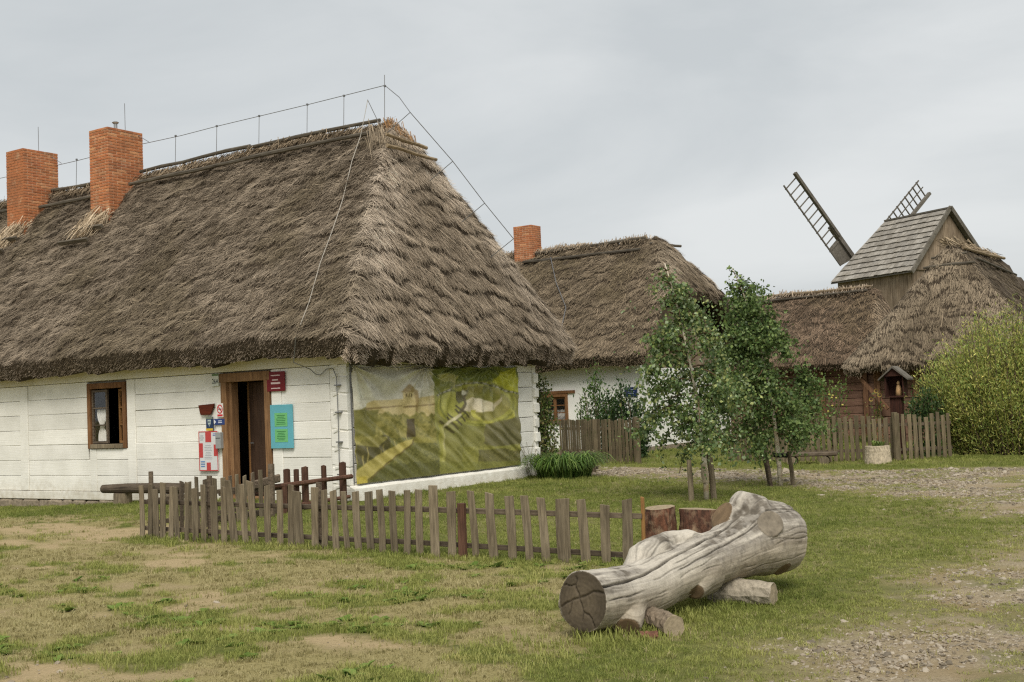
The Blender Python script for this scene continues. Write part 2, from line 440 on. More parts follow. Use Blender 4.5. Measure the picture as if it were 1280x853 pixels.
def scatter(name, P_, rot, scl, idx, hue, protos, kind_label):
    pc = bpy.data.collections.new(name + '_pieces')
    for p in protos: pc.objects.link(p)
    o = mesh_np(name, P_, np.zeros((0, 3), int), None, attrs={'rot': rot, 'scl': scl, 'idx': idx.astype(float), 'hue': hue})
    ng = bpy.data.node_groups.new(name, 'GeometryNodeTree')
    ng.interface.new_socket('Geometry', in_out='INPUT', socket_type='NodeSocketGeometry')
    ng.interface.new_socket('Geometry', in_out='OUTPUT', socket_type='NodeSocketGeometry')
    gi = ng.nodes.new('NodeGroupInput'); go = ng.nodes.new('NodeGroupOutput')
    ip = ng.nodes.new('GeometryNodeInstanceOnPoints'); ci = ng.nodes.new('GeometryNodeCollectionInfo')
    ci.inputs['Collection'].default_value = pc; ci.inputs['Separate Children'].default_value = True; ci.inputs['Reset Children'].default_value = True
    def na(n, ty):
        q = ng.nodes.new('GeometryNodeInputNamedAttribute'); q.data_type = ty; q.inputs['Name'].default_value = n
        return q.outputs['Attribute']
    lk = ng.links.new
    lk(gi.outputs[0], ip.inputs['Points']); lk(ci.outputs[0], ip.inputs['Instance'])
    ip.inputs['Pick Instance'].default_value = True
    f2i = ng.nodes.new('FunctionNodeFloatToInt'); lk(na('idx', 'FLOAT'), f2i.inputs[0]); lk(f2i.outputs[0], ip.inputs['Instance Index'])
    e2r = ng.nodes.new('FunctionNodeEulerToRotation'); lk(na('rot', 'FLOAT_VECTOR'), e2r.inputs[0]); lk(e2r.outputs[0], ip.inputs['Rotation'])
    lk(na('scl', 'FLOAT_VECTOR'), ip.inputs['Scale'])
    lk(ip.outputs[0], go.inputs[0])
    md = o.modifiers.new('scatter', 'NODES'); md.node_group = ng
    tag(o, kind_label, kind='stuff')
    return o
def m_grass(name, cols):
    m, t, b = new_mat(name)
    a = t.nodes.new('ShaderNodeAttribute'); a.attribute_type = 'INSTANCER'; a.attribute_name = 'hue'
    n = t.nodes.new('ShaderNodeValToRGB'); e = n.color_ramp.elements
    e[0].color = (*lin(cols[0]), 1); e[1].color = (*lin(cols[-1]), 1)
    for k, cc in enumerate(cols[1:-1]):
        q = n.color_ramp.elements.new((k + 1) / (len(cols) - 1)); q.color = (*lin(cc), 1)
    L(t, a.outputs['Fac'], n.inputs['Fac']); L(t, n.outputs['Color'], b.inputs['Base Color'])
    b.inputs['Roughness'].default_value = 0.7; b.inputs['Specular IOR Level'].default_value = 0.15
    tr = t.nodes.new('ShaderNodeBsdfTranslucent'); L(t, n.outputs['Color'], tr.inputs['Color'])
    ms = t.nodes.new('ShaderNodeMixShader'); ms.inputs[0].default_value = 0.3
    L(t, b.outputs[0], ms.inputs[1]); L(t, tr.outputs[0], ms.inputs[2]); L(t, ms.outputs[0], t.nodes['Material Output'].inputs['Surface'])
    return m
FWD = np.array([-0.5600, 0.8269]); RGT = np.array([0.8269, 0.5600])
def wedge(n, d0, d1, xmargin=1.12):
    """random ground points in a generous wedge around the view between two distances"""
    d = np.sqrt(rng.uniform(d0*d0, d1*d1, n)); s = rng.uniform(-1, 1, n) * (0.43*xmargin*d + 0.8)
    return FWD[0]*d + RGT[0]*s, FWD[1]*d + RGT[1]*s, d
HOUSE_BOX = [(-40, -14.95, 16.45, 23.0), (-30, -17.3, 32.5, 39.2)]
def free(x, y):
    ok = np.ones(x.shape, bool)
    for a, b_, c_, d_ in HOUSE_BOX: ok &= ~((x > a) & (x < b_) & (y > c_) & (y < d_))
    return ok
gm = m_grass('grass_blade', [(100, 112, 54), (124, 133, 66), (150, 154, 84), (170, 168, 102), (190, 178, 118)])
dm = m_grass('dry_grass_blade', [(134, 126, 82), (158, 149, 104), (182, 171, 128), (146, 144, 90)])
gprot = [proto('grass_tuft_mesh_%d' % i, *blades(16, 0.055, 0.0055, 0.055, 0.035, 100 + i), gm) for i in range(5)]
dprot = [proto('dry_tuft_mesh_%d' % i, *blades(12, 0.028, 0.005, 0.06, 0.045, 200 + i), dm) for i in range(4)]
def make_cover(name, which, spec, protos, label, hs):
    X, Y, SC, HU = [], [], [], []
    for d0, d1, dens, sc in spec:
        n = int(dens * 0.43 * 1.12 * (d1*d1 - d0*d0))
        x, y, d = wedge(n, d0, d1)
        g, dr, rd, sa = cover(x, y)
        v = g if which == 'g' else dr
        keep = (rng.uniform(0, 1, n) < v * (1.0 if which == 'g' else 0.64)) & free(x, y)
        x, y, v, rd = x[keep], y[keep], v[keep], rd[keep]
        lush = fbm(x*0.8, y*0.8, s=81)
        tall = sc * rng.uniform(0.55, 1.25, len(x)) * (0.72 + 0.6*lush)
        if which == 'g':
            clumpy = (y < 10.8) & (x < -4.2)
            tall *= np.where(clumpy, 0.9, 0.70); tall *= 1 - 0.45*rd
            # uncut grass along fence foot, house foot and log
            tall *= 1 + 0.9*np.exp(-((y - 10.93)/0.16)**2)*((x > -14) & (x < -5.9)) + 0.8*np.exp(-((x + 4.2)/0.32)**2)*((y > 7.0) & (y < 10))
            hu = np.clip(0.18 + 0.62*(fbm(x*1.1, y*1.1, s=82) - 0.2) + rng.normal(0, 0.10, len(x)) + 0.25*rd + 0.16*clumpy - 0.05*((x < -14.5) & (y > 12.6)), 0, 1)
        else:
            hu = np.clip(rng.uniform(0, 1, len(x))*0.6 + 0.6*(fbm(x*1.5, y*1.5, s=83) - 0.3), 0, 1)
        X.append(x); Y.append(y); SC.append(tall); HU.append(hu)
    x = np.concatenate(X); y = np.concatenate(Y); sc = np.concatenate(SC); hu = np.concatenate(HU)
    n = len(x)
    rot = np.stack([rng.normal(0, 0.08, n), rng.normal(0, 0.08, n), rng.uniform(0, 6.283, n)], 1)
    wid = np.maximum(sc, 0.85)
    scatter(name, np.stack([x, y, ground_z(x, y)], 1), rot, np.stack([wid, wid, sc], 1), rng.integers(0, len(protos), n), hu, protos, label)
make_cover('grass', 'g', [(5.5, 10, 420, 1.0), (10, 15, 300, 1.05), (15, 21, 170, 1.25), (21, 30, 80, 1.6), (30, 46, 22, 2.4)], gprot,
           'short mown green grass growing over the yard', 0)
make_cover('dry_grass', 'd', [(5.5, 10, 460, 1.0), (10, 16, 280, 1.15), (16, 24, 80, 1.5)], dprot, 'flattened straw coloured dry grass on the trampled yard', 0)

# broad-leaved weeds among the patchy grass
def rosette(seed):
    r = np.random.default_rng(seed); V = []; F = []
    for i in range(9):
        a = r.uniform(0, 6.283); l = r.uniform(0.05, 0.10); w = l*0.36; up = r.uniform(0.15, 0.7)
        dx, dy = math.cos(a), math.sin(a); k = len(V)
        V += [(0, 0, 0.0), (dx*l*0.55 - dy*w, dy*l*0.55 + dx*w, l*up*0.7), (dx*l, dy*l, l*up*0.75), (dx*l*0.55 + dy*w, dy*l*0.55 - dx*w, l*up*0.7)]
        F += [(k, k+3, k+2, k+1)]
    return V, F
x, y, d = wedge(9000, 6, 13)
g, dr, rd, sa = cover(x, y)
k = (rng.uniform(0, 1, len(x)) < 0.35*((g > 0.5) & (y < 11.2) & (x < -4.6)) * sstep(0.45, 0.6, fbm(x*1.7, y*1.7, s=91)) * 1.6)
x, y = x[k], y[k]; n = len(x)
wm = m_grass('weed_leaf', [(96, 118, 52), (116, 138, 64), (134, 152, 82)])
sc = rng.uniform(0.5, 1.1, n)
scatter('yard_weeds', np.stack([x, y, ground_z(x, y)], 1), np.stack([rng.normal(0, .1, n), rng.normal(0, .1, n), rng.uniform(0, 6.28, n)], 1),
        np.stack([sc]*3, 1), rng.integers(0, 3, n), rng.uniform(0, 1, n), [proto('weed_mesh_%d' % i, *rosette(300 + i), wm) for i in range(3)],
        'low broad leaved weeds among the patchy grass')
# gravel
def pebble(seed):
    r = np.random.default_rng(seed); bm = bmesh.new(); bmesh.ops.create_icosphere(bm, subdivisions=1, radius=1.0)
    s = r.uniform(0.6, 1.2, 3); s[2] *= 0.6
    V = [tuple(np.array(v.co) * s * r.uniform(0.85, 1.15)) for v in bm.verts]; F = [tuple(v.index for v in f.verts) for f in bm.faces]
    bm.free(); return V, F
X, Y, SC = [], [], []
for d0, d1, dens, s0 in [(5.5, 10, 1100, 0.011), (10, 16, 520, 0.013), (16, 22, 380, 0.018), (22, 32, 260, 0.022)]:
    n = int(dens * 0.43 * 1.12 * (d1*d1 - d0*d0)); x, y, d = wedge(n, d0, d1)
    g, dr, rd, sa = cover(x, y)
    k = (rng.uniform(0, 1, n) < (rd * (1 - 0.85*g) * sstep(0.26, 0.50, fbm(x*1.1, y*1.1, s=95)) + 0.05*sa*(x > -9))) & free(x, y)
    X.append(x[k]); Y.append(y[k]); SC.append(s0 * np.exp(rng.normal(0, 0.45, k.sum())))
x = np.concatenate(X); y = np.concatenate(Y); sc = np.concatenate(SC); n = len(x)
pm = m_grass('pebble', [(124, 114, 98), (164, 152, 132), (196, 184, 164), (146, 130, 108)])
scatter('gravel', np.stack([x, y, ground_z(x, y) + 0.003], 1), np.stack([rng.normal(0, .3, n), rng.normal(0, .3, n), rng.uniform(0, 6.28, n)], 1),
        np.stack([sc]*3, 1), rng.integers(0, 4, n), rng.uniform(0, 1, n), [proto('pebble_mesh_%d' % i, *pebble(400 + i), pm) for i in range(4)],
        'small pale stones strewn over the track')

# ------------------------------------------------------------------ thatched roofs
CAMP = np.array([0, 0, 1.7])
def thatch(parent, x0, x1, y0, y1, rx0, rx1, zr, ze, thick, zh0=None, zh1=None, turn=None, dens=500, jit=0.30, blade=(0.022, 0.34),
           cols=((158, 143, 123), (104, 92, 76)), hipcol=(184, 169, 150), bulge=0.2, step=0.1, k=0.22, seed=1, rows=0.46, limit=None, sag=0.05, wall=None, fringe=90, flowa=0.9, hipl=1.25, liftk=1.0):
    """turn: None or (ox, oy) -> local x runs along world -Y. Returns (roof object, height function in local coords)"""
    c = (y0 + y1) / 2; hd = (y1 - y0) / 2
    zh0 = ze if zh0 is None else zh0; zh1 = ze if zh1 is None else zh1
    sl = (zr - ze) / hd; s1 = (zr + 0.25 - zh1) / (x1 - rx1); s0 = (zr + 0.25 - zh0) / (rx0 - x0)
    def smin(a, b):
        h = np.clip(0.5 + 0.5*(b - a)/k, 0, 1); return b + (a - b)*h - k*h*(1 - h)
    def hgt(x, y, detail=True):
        zf = zr - sl*np.abs(y - c)
        zf = zr - sl*(np.sqrt((y - c)**2 + 0.02) - 0.14)
        zh = np.minimum(zr - s1*(x - rx1), zr - s0*(rx0 - x)) + 0.25
        z = smin(zf, zh)
        t = np.clip((zr - z) / (zr - ze), 0, 1)
        z = z + bulge*4*t*(1 - t) - sag*np.sin((x - rx0)/(rx1 - rx0)*math.pi)*(1 - t)
        if detail:
            hip = np.clip((zf - zh)/1.2, 0, 1)
            wob = fbm(x*0.9, y*0.9, z*0.9, 3, seed)
            ph = z/rows + 2.6*wob + 0.9*vnoise(x*2.3, y*2.3, z*2.3, seed + 9)
            fr = ph - np.floor(ph)
            ee = 0.3 + 0.7*np.clip((z - ze)/0.6, 0, 1)
            z = z + ee*0.26*(fbm(x*1.4, y*1.4, z*1.4, 4, seed + 5) - 0.5) + ee*0.20*(fbm(x*4.5, y*4.5, z*4.5, 2, seed + 6) - 0.5) + (0.07 + 0.09*hip)*(1 - fr)
        return z, zf - zh
    def toW(v):
        if turn is None: return v
        o = v.copy(); o[:, 0] = turn[0] + v[:, 1]; o[:, 1] = turn[1] - v[:, 0]; return o
    nx = max(8, int((x1 - x0)/step)); ny = max(8, int((y1 - y0)/step))
    gx = np.linspace(x0, x1, nx); gy = np.linspace(y0, y1, ny)
    if s1 > 2: gx = np.unique(np.concatenate([gx, np.linspace(rx1 - 0.2, x1, 36)]))
    nx = len(gx)
    A, B = np.meshgrid(gx, gy, indexing='ij'); a, b_ = A.ravel(), B.ravel()
    z, _ = hgt(a, b_)
    V = np.stack([a, b_, z], 1)
    i = (np.arange(nx - 1)[:, None]*ny + np.arange(ny - 1)[None, :]).ravel()
    F = [tuple(q) for q in np.stack([i, i + ny, i + ny + 1, i + 1], 1)]
    loop = [i_*ny for i_ in range(nx)] + [(nx - 1)*ny + j for j in range(1, ny)] + [i_*ny + ny - 1 for i_ in range(nx - 2, -1, -1)] + [j for j in range(ny - 2, 0, -1)]
    cx = (x0 + x1)/2
    n0 = len(V); lp = V[loop]
    ring1 = lp.copy(); ring1[:, 2] -= thick; ring1[:, 0] -= np.clip(lp[:, 0] - cx, -1, 1)*0.0
    ins = 0.16
    ring1[:, 0] = np.clip(ring1[:, 0], x0 + ins, x1 - ins); ring1[:, 1] = np.clip(ring1[:, 1], y0 + ins, y1 - ins)
    ring2 = ring1.copy()
    w = 0.75 if wall is None else wall
    ring2[:, 0] = np.clip(ring2[:, 0], x0 + w, x1 - w); ring2[:, 1] = np.clip(ring2[:, 1], y0 + w, y1 - w); ring2[:, 2] += 0.10
    V = np.concatenate([V, ring1, ring2]); m_ = len(loop)
    for q in range(m_):
        q2 = (q + 1) % m_
        F.append((loop[q2], loop[q], n0 + q, n0 + q2)); F.append((n0 + q2, n0 + q, n0 + m_ + q, n0 + m_ + q2))
    bm_me = mesh_np('roof', toW(V), F, MT['thatch'], parent, smooth=True)
    bmx = bmesh.new(); bmx.from_mesh(bm_me.data); bmesh.ops.recalc_face_normals(bmx, faces=bmx.faces); bmx.to_mesh(bm_me.data); bmx.free()
    # straw
    r = np.random.default_rng(seed + 50)
    lim = limit or (x0, x1, y0, y1)
    sm = math.sqrt(1 + max(sl, s1 if x1 - rx1 > 0.1 else sl)**2)
    N = int(dens * (lim[1] - lim[0]) * (lim[3] - lim[2]) * sm)
    x = r.uniform(lim[0], lim[1], N); y = r.uniform(lim[2], lim[3], N)
    e = 0.12
    gxx = (hgt(x + e, y, False)[0] - hgt(x - e, y, False)[0])/(2*e); gyy = (hgt(x, y + e, False)[0] - hgt(x, y - e, False)[0])/(2*e)
    wgt = np.sqrt(1 + gxx**2 + gyy**2)/sm
    kp = r.uniform(0, 1, N) < wgt
    x, y, gxx, gyy = x[kp], y[kp], gxx[kp], gyy[kp]
    z, hd_ = hgt(x, y)
    nrm = np.stack([-gxx, -gyy, np.ones_like(x)], 1); nrm /= np.linalg.norm(nrm, axis=1)[:, None]
    dn = np.stack([-gxx, -gyy, -(gxx**2 + gyy**2)], 1); dn /= np.linalg.norm(dn, axis=1)[:, None] + 1e-6
    p = np.stack([x, y, z], 1)
    pw = toW(p); nw = toW(nrm) - (toW(np.zeros((1, 3))) if turn else 0)
    vis = np.einsum('ij,ij->i', nw, CAMP - pw)/np.linalg.norm(CAMP - pw, axis=1) > -0.25
    x, y, z, hd_, nrm, dn, p = [q[vis] for q in (x, y, z, hd_, nrm, dn, p)]
    # extra straws fringing the eaves
    nf = int(fringe*((lim[1] - lim[0]) + 2*(lim[3] - lim[2])))
    fx = np.concatenate([r.uniform(lim[0], lim[1], nf), np.full(nf, x1 - 0.02)]); fy = np.concatenate([np.full(nf, y0 + 0.02), r.uniform(lim[2], lim[3], nf)])
    fz, fh = hgt(fx, fy); dep = r.uniform(0, 1, 2*nf)**0.8
    fz = fz - dep*thick*0.95
    on_h = np.arange(2*nf) >= nf
    off = dep*0.15
    fx = fx - np.where(on_h, off, 0); fy = fy + np.where(on_h, 0, off)
    fd = np.where(on_h[:, None], np.array([[0.55, 0, -0.8]]), np.array([[0, -0.55, -0.8]])) + r.normal(0, 0.16, (2*nf, 3))
    fn = np.where(on_h[:, None], np.array([[0.8, 0, 0.55]]), np.array([[0, -0.8, 0.55]]))*np.ones((2*nf, 1))
    fd /= np.linalg.norm(fd, axis=1)[:, None]
    nmain = len(p)
    p = np.concatenate([p, np.stack([fx, fy, fz], 1)]); nrm = np.concatenate([nrm, fn]); dn = np.concatenate([dn, fd]); hd_ = np.concatenate([hd_, fh])
    n = len(p)
    hipf = np.clip(hd_/0.8, 0, 1)[:, None]
    sd = np.cross(nrm, dn)
    tufta = (vnoise(p[:, 0]*5.5, p[:, 1]*5.5, p[:, 2]*5.5, seed + 33) - 0.5)[:, None]
    flow = 0.9*tufta + (fbm(p[:, 0]*1.3, p[:, 1]*1.3, p[:, 2]*1.3, 3, seed + 3) - 0.5)[:, None]*flowa*(1 - 0.6*hipf)
    ang = flow + r.normal(0, jit, (n, 1))*(1 - 0.35*hipf)
    d = dn*np.cos(ang) + sd*np.sin(ang); tt = np.cross(nrm, d)
    ln = (blade[1]*np.exp(r.normal(0, 0.3, n)))[:, None]; ln *= 1 + (hipl - 1)*hipf; ln[nmain:] *= 0.55
    wd = (blade[0]*r.uniform(0.5, 1.35, n))[:, None]
    lift = np.abs(r.normal(0.16, 0.12, (n, 1)) + 0.35*np.clip(vnoise(p[:, 0]*5, p[:, 1]*5, p[:, 2]*5, seed + 34) - 0.5, 0, 1)[:, None])
    lift *= liftk; lift[nmain:] *= 0.2
    root = p - d*ln*0.45 - nrm*0.02
    tip = p + d*ln*0.55 + nrm*lift*ln
    V = np.stack([root - tt*wd/2, root + tt*wd/2, tip + tt*wd*0.22, tip - tt*wd*0.22], 1).reshape(-1, 3)
    F = np.arange(4*n).reshape(n, 4)
    lump = fbm(p[:, 0]*2.2, p[:, 1]*2.2, p[:, 2]*2.2, 4, seed + 7)
    tuft = fbm(p[:, 0]*7, p[:, 1]*7, p[:, 2]*7, 2, seed + 17)
    mixv = np.clip(lump*1.3 + tuft*0.8 - 0.55 + r.normal(0, 0.22, n), 0, 1)[:, None]
    cb = lin(cols[1])*(1 - mixv) + lin(cols[0])*mixv
    moss = (sstep(0.5, 0.68, fbm(p[:, 0]*0.8, p[:, 1]*0.8, p[:, 2]*0.8, 3, seed + 27))*(1 - hipf[:, 0])*0.35)[:, None]; cb = cb*(1 - moss) + lin((106, 94, 68))*moss
    hl = np.exp(-((hd_ - 0.35)/0.85)**2)*np.clip(0.20 + 3.0*(fbm(p[:, 0]*1.8, p[:, 1]*1.8, p[:, 2]*0.6, 3, seed + 8) - 0.35), 0, 1)
    hl = np.clip(hl, 0, 1)[:, None]
    cb = cb*(1 - hl) + lin(hipcol)*hl
    cb = cb*(1 + 0.16*hipf)
    cb = cb*np.exp(r.normal(0, 0.22, (n, 1)))
    cb[nmain:] *= 1.25  # eave straws coloured lighter to offset the shade on their downward side
    C4 = np.repeat(cb, 4, axis=0); C4[2::4] *= 1.15; C4[3::4] *= 1.15
    so = mesh_np('straw', toW(V), F, MT['straw'], bm_me, col=np.clip(C4, 0, 0.8))
    so['kind'] = 'stuff'
    return bm_me, lambda X_, Y_: float(hgt(np.array([X_]), np.array([Y_]))[0][0])
# ------------------------------------------------------------------ near log cottage
YF, XG, YB = 16.5, -14.9, 22.9
h1 = thing('log_cottage', 'long white log cottage with thatched hip roof and two brick chimneys', 'house', (-25, 19.7, 0))
ZC = [0.13, 0.47, 0.815, 1.16, 1.50, 1.85, 2.19, 2.53]
def plank_x(xa, xb, z0, z1, y=YF, mat='white', name='plank', proud=0.0, parent=None):
    j = random.uniform(-0.006, 0.006)
    MB().box(xa, xb, y - proud + j, y + 0.10, z0 + 0.003, z1 - 0.003).build(name, MT[mat], parent or h1, bevel=0.008, jitter=0.003)
WX0, WX1, WZ0, WZ1 = -22.55, -21.24, 1.06, 2.49
DX0, DX1, DZ1 = -18.25, -16.88, 2.50
for i in range(7):
    z0, z1 = ZC[i], ZC[i + 1]
    for xa, xb in ((-36, -30.2), (-30.2, -25.06), (-24.76, WX0 - 0.02 if z1 > WZ0 else -22.5), (-20.94, -18.72 if z0 > 1.8 else -18.44), (-16.60, -15.34)):
        plank_x(xa + 0.004, xb - 0.004, z0, z1)
    if z1 < WZ0 + 0.25:
        plank_x(-22.28, -21.20, z0, min(z1, WZ0 - 0.005))
plank_x(-22.28, -21.20, ZC[2], WZ0 - 0.004)
for xa, xb, z0, z1 in ((-25.06, -24.76, 0.13, 2.53), (-22.5, -22.28, 0.13, WZ0 - 0.01), (-21.20, -20.94, 0.13, 2.53), (-18.72, -18.50, 1.85, 2.53),
                       (-18.50, -18.44, 1.85, 2.53), (-18.44, -18.27, 0.13, 2.53), (-16.86, -16.60, 0.13, 2.53)):
    plank_x(xa, xb, z0, z1, name='post', proud=0.012)
plank_x(-36, -24.5, 2.535, 2.80, mat='cream', name='wall_plate', proud=0.035)
plank_x(-24.495, -14.93, 2.535, 2.80, mat='cream', name='wall_plate', proud=0.035)
plank_x(-36, -26.5, -0.06, 0.125, name='sill_log', proud=0.03); plank_x(-26.495, -18.27, -0.06, 0.125, name='sill_log', proud=0.03)
plank_x(-16.86, -15.34, -0.06, 0.125, name='sill_log', proud=0.02)
# dovetailed corner: ends of the gable logs showing on the front wall
for i in range(8):
    z0 = -0.05 + i*0.3425 if i else -0.06; z1 = z0 + 0.3425
    z0a, z1a = z0 + 0.008, min(z1 - 0.004, 2.52)
    if z1a - z0a < 0.06: continue
    s = 0.034
    MB().hexa([(-15.33, YF - 0.004, z0a + s), (XG + 0.002, YF - 0.014, z0a - 0.012), (XG + 0.002, YF + 0.1, z0a - 0.012), (-15.33, YF + 0.1, z0a + s),
               (-15.33, YF - 0.004, z1a - s*0.2), (XG + 0.002, YF - 0.014, z1a - s), (XG + 0.002, YF + 0.1, z1a - s), (-15.33, YF + 0.1, z1a - s*0.2)]).build('log_end', MT['white'], h1, bevel=0.009, jitter=0.006)
    MB().hexa([(-15.25, YF - 0.022, z1a - 0.05), (-15.12, YF - 0.02, z1a - 0.02), (-15.12, YF + 0.05, z1a - 0.02), (-15.25, YF + 0.05, z1a - 0.05),
               (-15.25, YF - 0.022, z1a + 0.012), (-15.12, YF - 0.03, z1a + 0.02), (-15.12, YF + 0.05, z1a + 0.02), (-15.25, YF + 0.05, z1a + 0.012)]).build('log_wedge', MT['white'], h1, jitter=0.004)
MB().box(-15.33, XG - 0.004, YF + 0.006, YF + 0.1, -0.06, 2.53).build('log_end_backing', MT['white'], h1)  # white backing added behind the log ends so their gaps stay pale
# gable logs
ZG = [0.0, 0.34, 0.68, 1.02, 1.35, 1.70, 2.03, 2.37, 2.53]
for i in range(8):
    MB().box(XG - 0.10, XG + random.uniform(-0.004, 0.004), YF + 0.11, YB - 0.16, ZG[i] + 0.005, ZG[i+1] - 0.005).build('plank', MT['white'], h1, bevel=0.01, jitter=0.002)
    if i < 7:
        MB().box(XG - 0.12, XG + 0.05 + random.uniform(-0.01, 0.02), YB - 0.155, YB + 0.02, ZG[i] + 0.10, ZG[i] + 0.31).build('log_end', MT['white'], h1, bevel=0.015, jitter=0.012)
MB().box(XG - 0.12, XG + 0.03, YF - 0.03, YB, 2.535, 2.80).build('wall_plate', MT['cream'], h1, bevel=0.012)
MB().box(XG - 0.10, XG + 0.015, YB - 0.15, YB - 0.005, -0.05, 2.53).build('post', MT['white'], h1, bevel=0.012)
# sill beam under the banner
MB().hexa([(XG, YF - 0.02, -0.12), (XG + 0.17, YF - 0.02, -0.12), (XG + 0.17, YB - 0.55, -0.12), (XG, YB - 0.55, -0.12),
           (XG, YF - 0.02, 0.29), (XG + 0.14, YF - 0.02, 0.24), (XG + 0.14, YB - 0.55, 0.24), (XG, YB - 0.55, 0.29)]).build('sill_beam', MT['white'], h1, bevel=0.015, jitter=0.006)
# inner shell so that door and window open on a dark room
sh = MB()
sh.box(-36, WX0, YF + 0.102, YF + 0.2, -0.06, 2.7).box(WX1, DX0, YF + 0.102, YF + 0.2, -0.06, 2.7).box(DX1, XG - 0.13, YF + 0.102, YF + 0.2, -0.06, 2.7)
sh.box(WX0, WX1, YF + 0.102, YF + 0.2, -0.06, WZ0).box(WX0, WX1, YF + 0.102, YF + 0.2, WZ1, 2.7).box(DX0, DX1, YF + 0.102, YF + 0.2, DZ1 - 0.02, 2.7)
sh.box(XG - 0.2, XG - 0.122, YF + 0.2, YB - 0.1, -0.06, 2.7).box(-36, XG - 0.13, YB - 0.2, YB - 0.1, -0.06, 2.7).box(-36.1, -36, YF + 0.1, YB - 0.1, -0.06, 2.7)
sh.box(-36, XG - 0.13, YF + 0.2, YB - 0.2, 2.62, 2.7)
sh.build('inner_wall', MT['gap'], h1)
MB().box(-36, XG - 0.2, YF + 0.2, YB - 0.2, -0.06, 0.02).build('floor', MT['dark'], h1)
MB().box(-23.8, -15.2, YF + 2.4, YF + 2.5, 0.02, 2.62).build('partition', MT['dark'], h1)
# stone footing: separate stones
x = -30.0
while x < -18.6:
    w = random.uniform(0.28, 0.6)
    MB().box(x + 0.01, x + w - 0.01, YF - 0.05 + random.uniform(-0.03, 0.02), YF + 0.15, -0.40, -0.065).build('footing_stone', MT['stone'], h1, bevel=0.04, jitter=0.018)
    x += w
# roof
roof1, rh1 = thatch(h1, -36, -14.25, 15.9, 23.65, -33, -16.3, 7.85, 2.86, 0.40, dens=2000, jit=0.55, bulge=0.10, seed=5, limit=(-32, -14.25, 15.9, 23.7),
                    blade=(0.0115, 0.19), wall=0.72, fringe=420, liftk=0.9)
# ridge and hip poles
def roof_pole(a, b, r=0.045, mat='pole', parent=None, name='roof_pole', n=7):
    a = Vector(a); b = Vector(b)
    pts = [a.lerp(b, q/5) + Vector((0, random.uniform(-0.012, 0.012), random.uniform(-0.015, 0.015))) for q in range(6)]
    return MB().tube(pts, [r*random.uniform(0.85, 1.1) for _ in pts], n).build(name, MT[mat], parent or roof1, smooth=False)
def front_pole(xa, xb, y, dz=0.19, **k):
    roof_pole((xa, y, 0.03 + dz + rh1m(xa, y)), (xb, y, 0.03 + dz + rh1m(xb, y)), **k)
def rh1m(x_, y_):
    return float(np.mean([rh1(x_ + q, y_) for q in (-0.3, 0, 0.3)])) if x_ < -16.4 else rh1(x_, y_)
front_pole(-24.35, -20.4, 19.52); front_pole(-20.5, -16.42, 19.52)
front_pole(-24.35, -20.2, 19.18, r=0.05); front_pole(-20.35, -16.45, 19.18, r=0.05)
front_pole(-28.0, -25.25, 19.50); front_pole(-28.0, -25.25, 19.12, r=0.05); front_pole(-33, -28.9, 19.5); front_pole(-33, -28.9, 19.12, r=0.05)
# ridge roll of bright straw
def straw_heap(parent, pts, rad, n, ln, d0, colr=(176, 158, 128), seed=3, jit=0.35, name='ridge_straw', w=0.018):
    r = np.random.default_rng(seed); pts = np.array(pts, float); seg = r.integers(0, len(pts) - 1, n); tt = r.uniform(0, 1, n)[:, None]
    c = pts[seg]*(1 - tt) + pts[seg + 1]*tt
    c = c + r.normal(0, 1, (n, 3))*np.array(rad)
    d = np.array(d0, float)[None, :] + r.normal(0, jit, (n, 3)); d /= np.linalg.norm(d, axis=1)[:, None]
    sd = np.cross(d, r.normal(0, 1, (n, 3))); sd /= np.linalg.norm(sd, axis=1)[:, None]
    l = (ln*r.uniform(0.6, 1.3, n))[:, None]
    V = np.stack([c - d*l/2 - sd*w/2, c - d*l/2 + sd*w/2, c + d*l/2 + sd*w*0.2, c + d*l/2 - sd*w*0.2], 1).reshape(-1, 3)
    cb = lin(colr)*np.exp(r.normal(0, 0.28, (n, 1)))
    o = mesh_np(name, V, np.arange(4*n).reshape(n, 4), MT['straw'], parent, col=np.repeat(cb, 4, axis=0)); o['kind'] = 'stuff'
    return o
straw_heap(roof1, [(x_, 19.6, rh1m(x_, 19.6) + 0.02) for x_ in np.arange(-33, -15.6, 0.5)], (0.05, 0.10, 0.03), 6500, 0.30, (0.1, -0.6, -0.5), (142, 126, 104), seed=8, jit=0.2)
# gablet straw at the hip top, its poles
straw_heap(roof1, [(-16.22, 19.6, 7.62), (-16.06, 19.85, 7.42), (-15.94, 19.9, 7.2)], (0.03, 0.12, 0.08), 700, 0.4, (0.22, 0.05, -1), (152, 118, 82), seed=9, jit=0.08)
straw_heap(roof1, [(-16.22, 19.2, 7.25), (-15.96, 19.4, 6.95), (-15.88, 19.8, 6.9)], (0.05, 0.16, 0.14), 1100, 0.5, (0.24, -0.05, -1), (158, 143, 122), seed=10, jit=0.10)
def hip_pt(y_, z_):
    xs = np.linspace(-16.8, -14.3, 240); hs = [rh1(q, y_) for q in xs]
    k = int(np.argmin(np.abs(np.array(hs) - z_))); return xs[k]
for z_, ya, yb in ((7.28, 18.95, 20.15), (7.02, 18.8, 20.3)):
    xm = max(hip_pt(19.4, z_), hip_pt(19.8, z_)) + 0.10
    roof_pole((xm + 0.02, ya, z_ + 0.10), (xm + 0.14, yb, z_ - 0.02), 0.04, 'pole_light')
roof_pole((-16.1, 20.1, 7.45), (-15.9, 20.22, 7.3), 0.05); roof_pole((-15.95, 20.3, 7.12), (-15.78, 20.42, 6.98), 0.05)

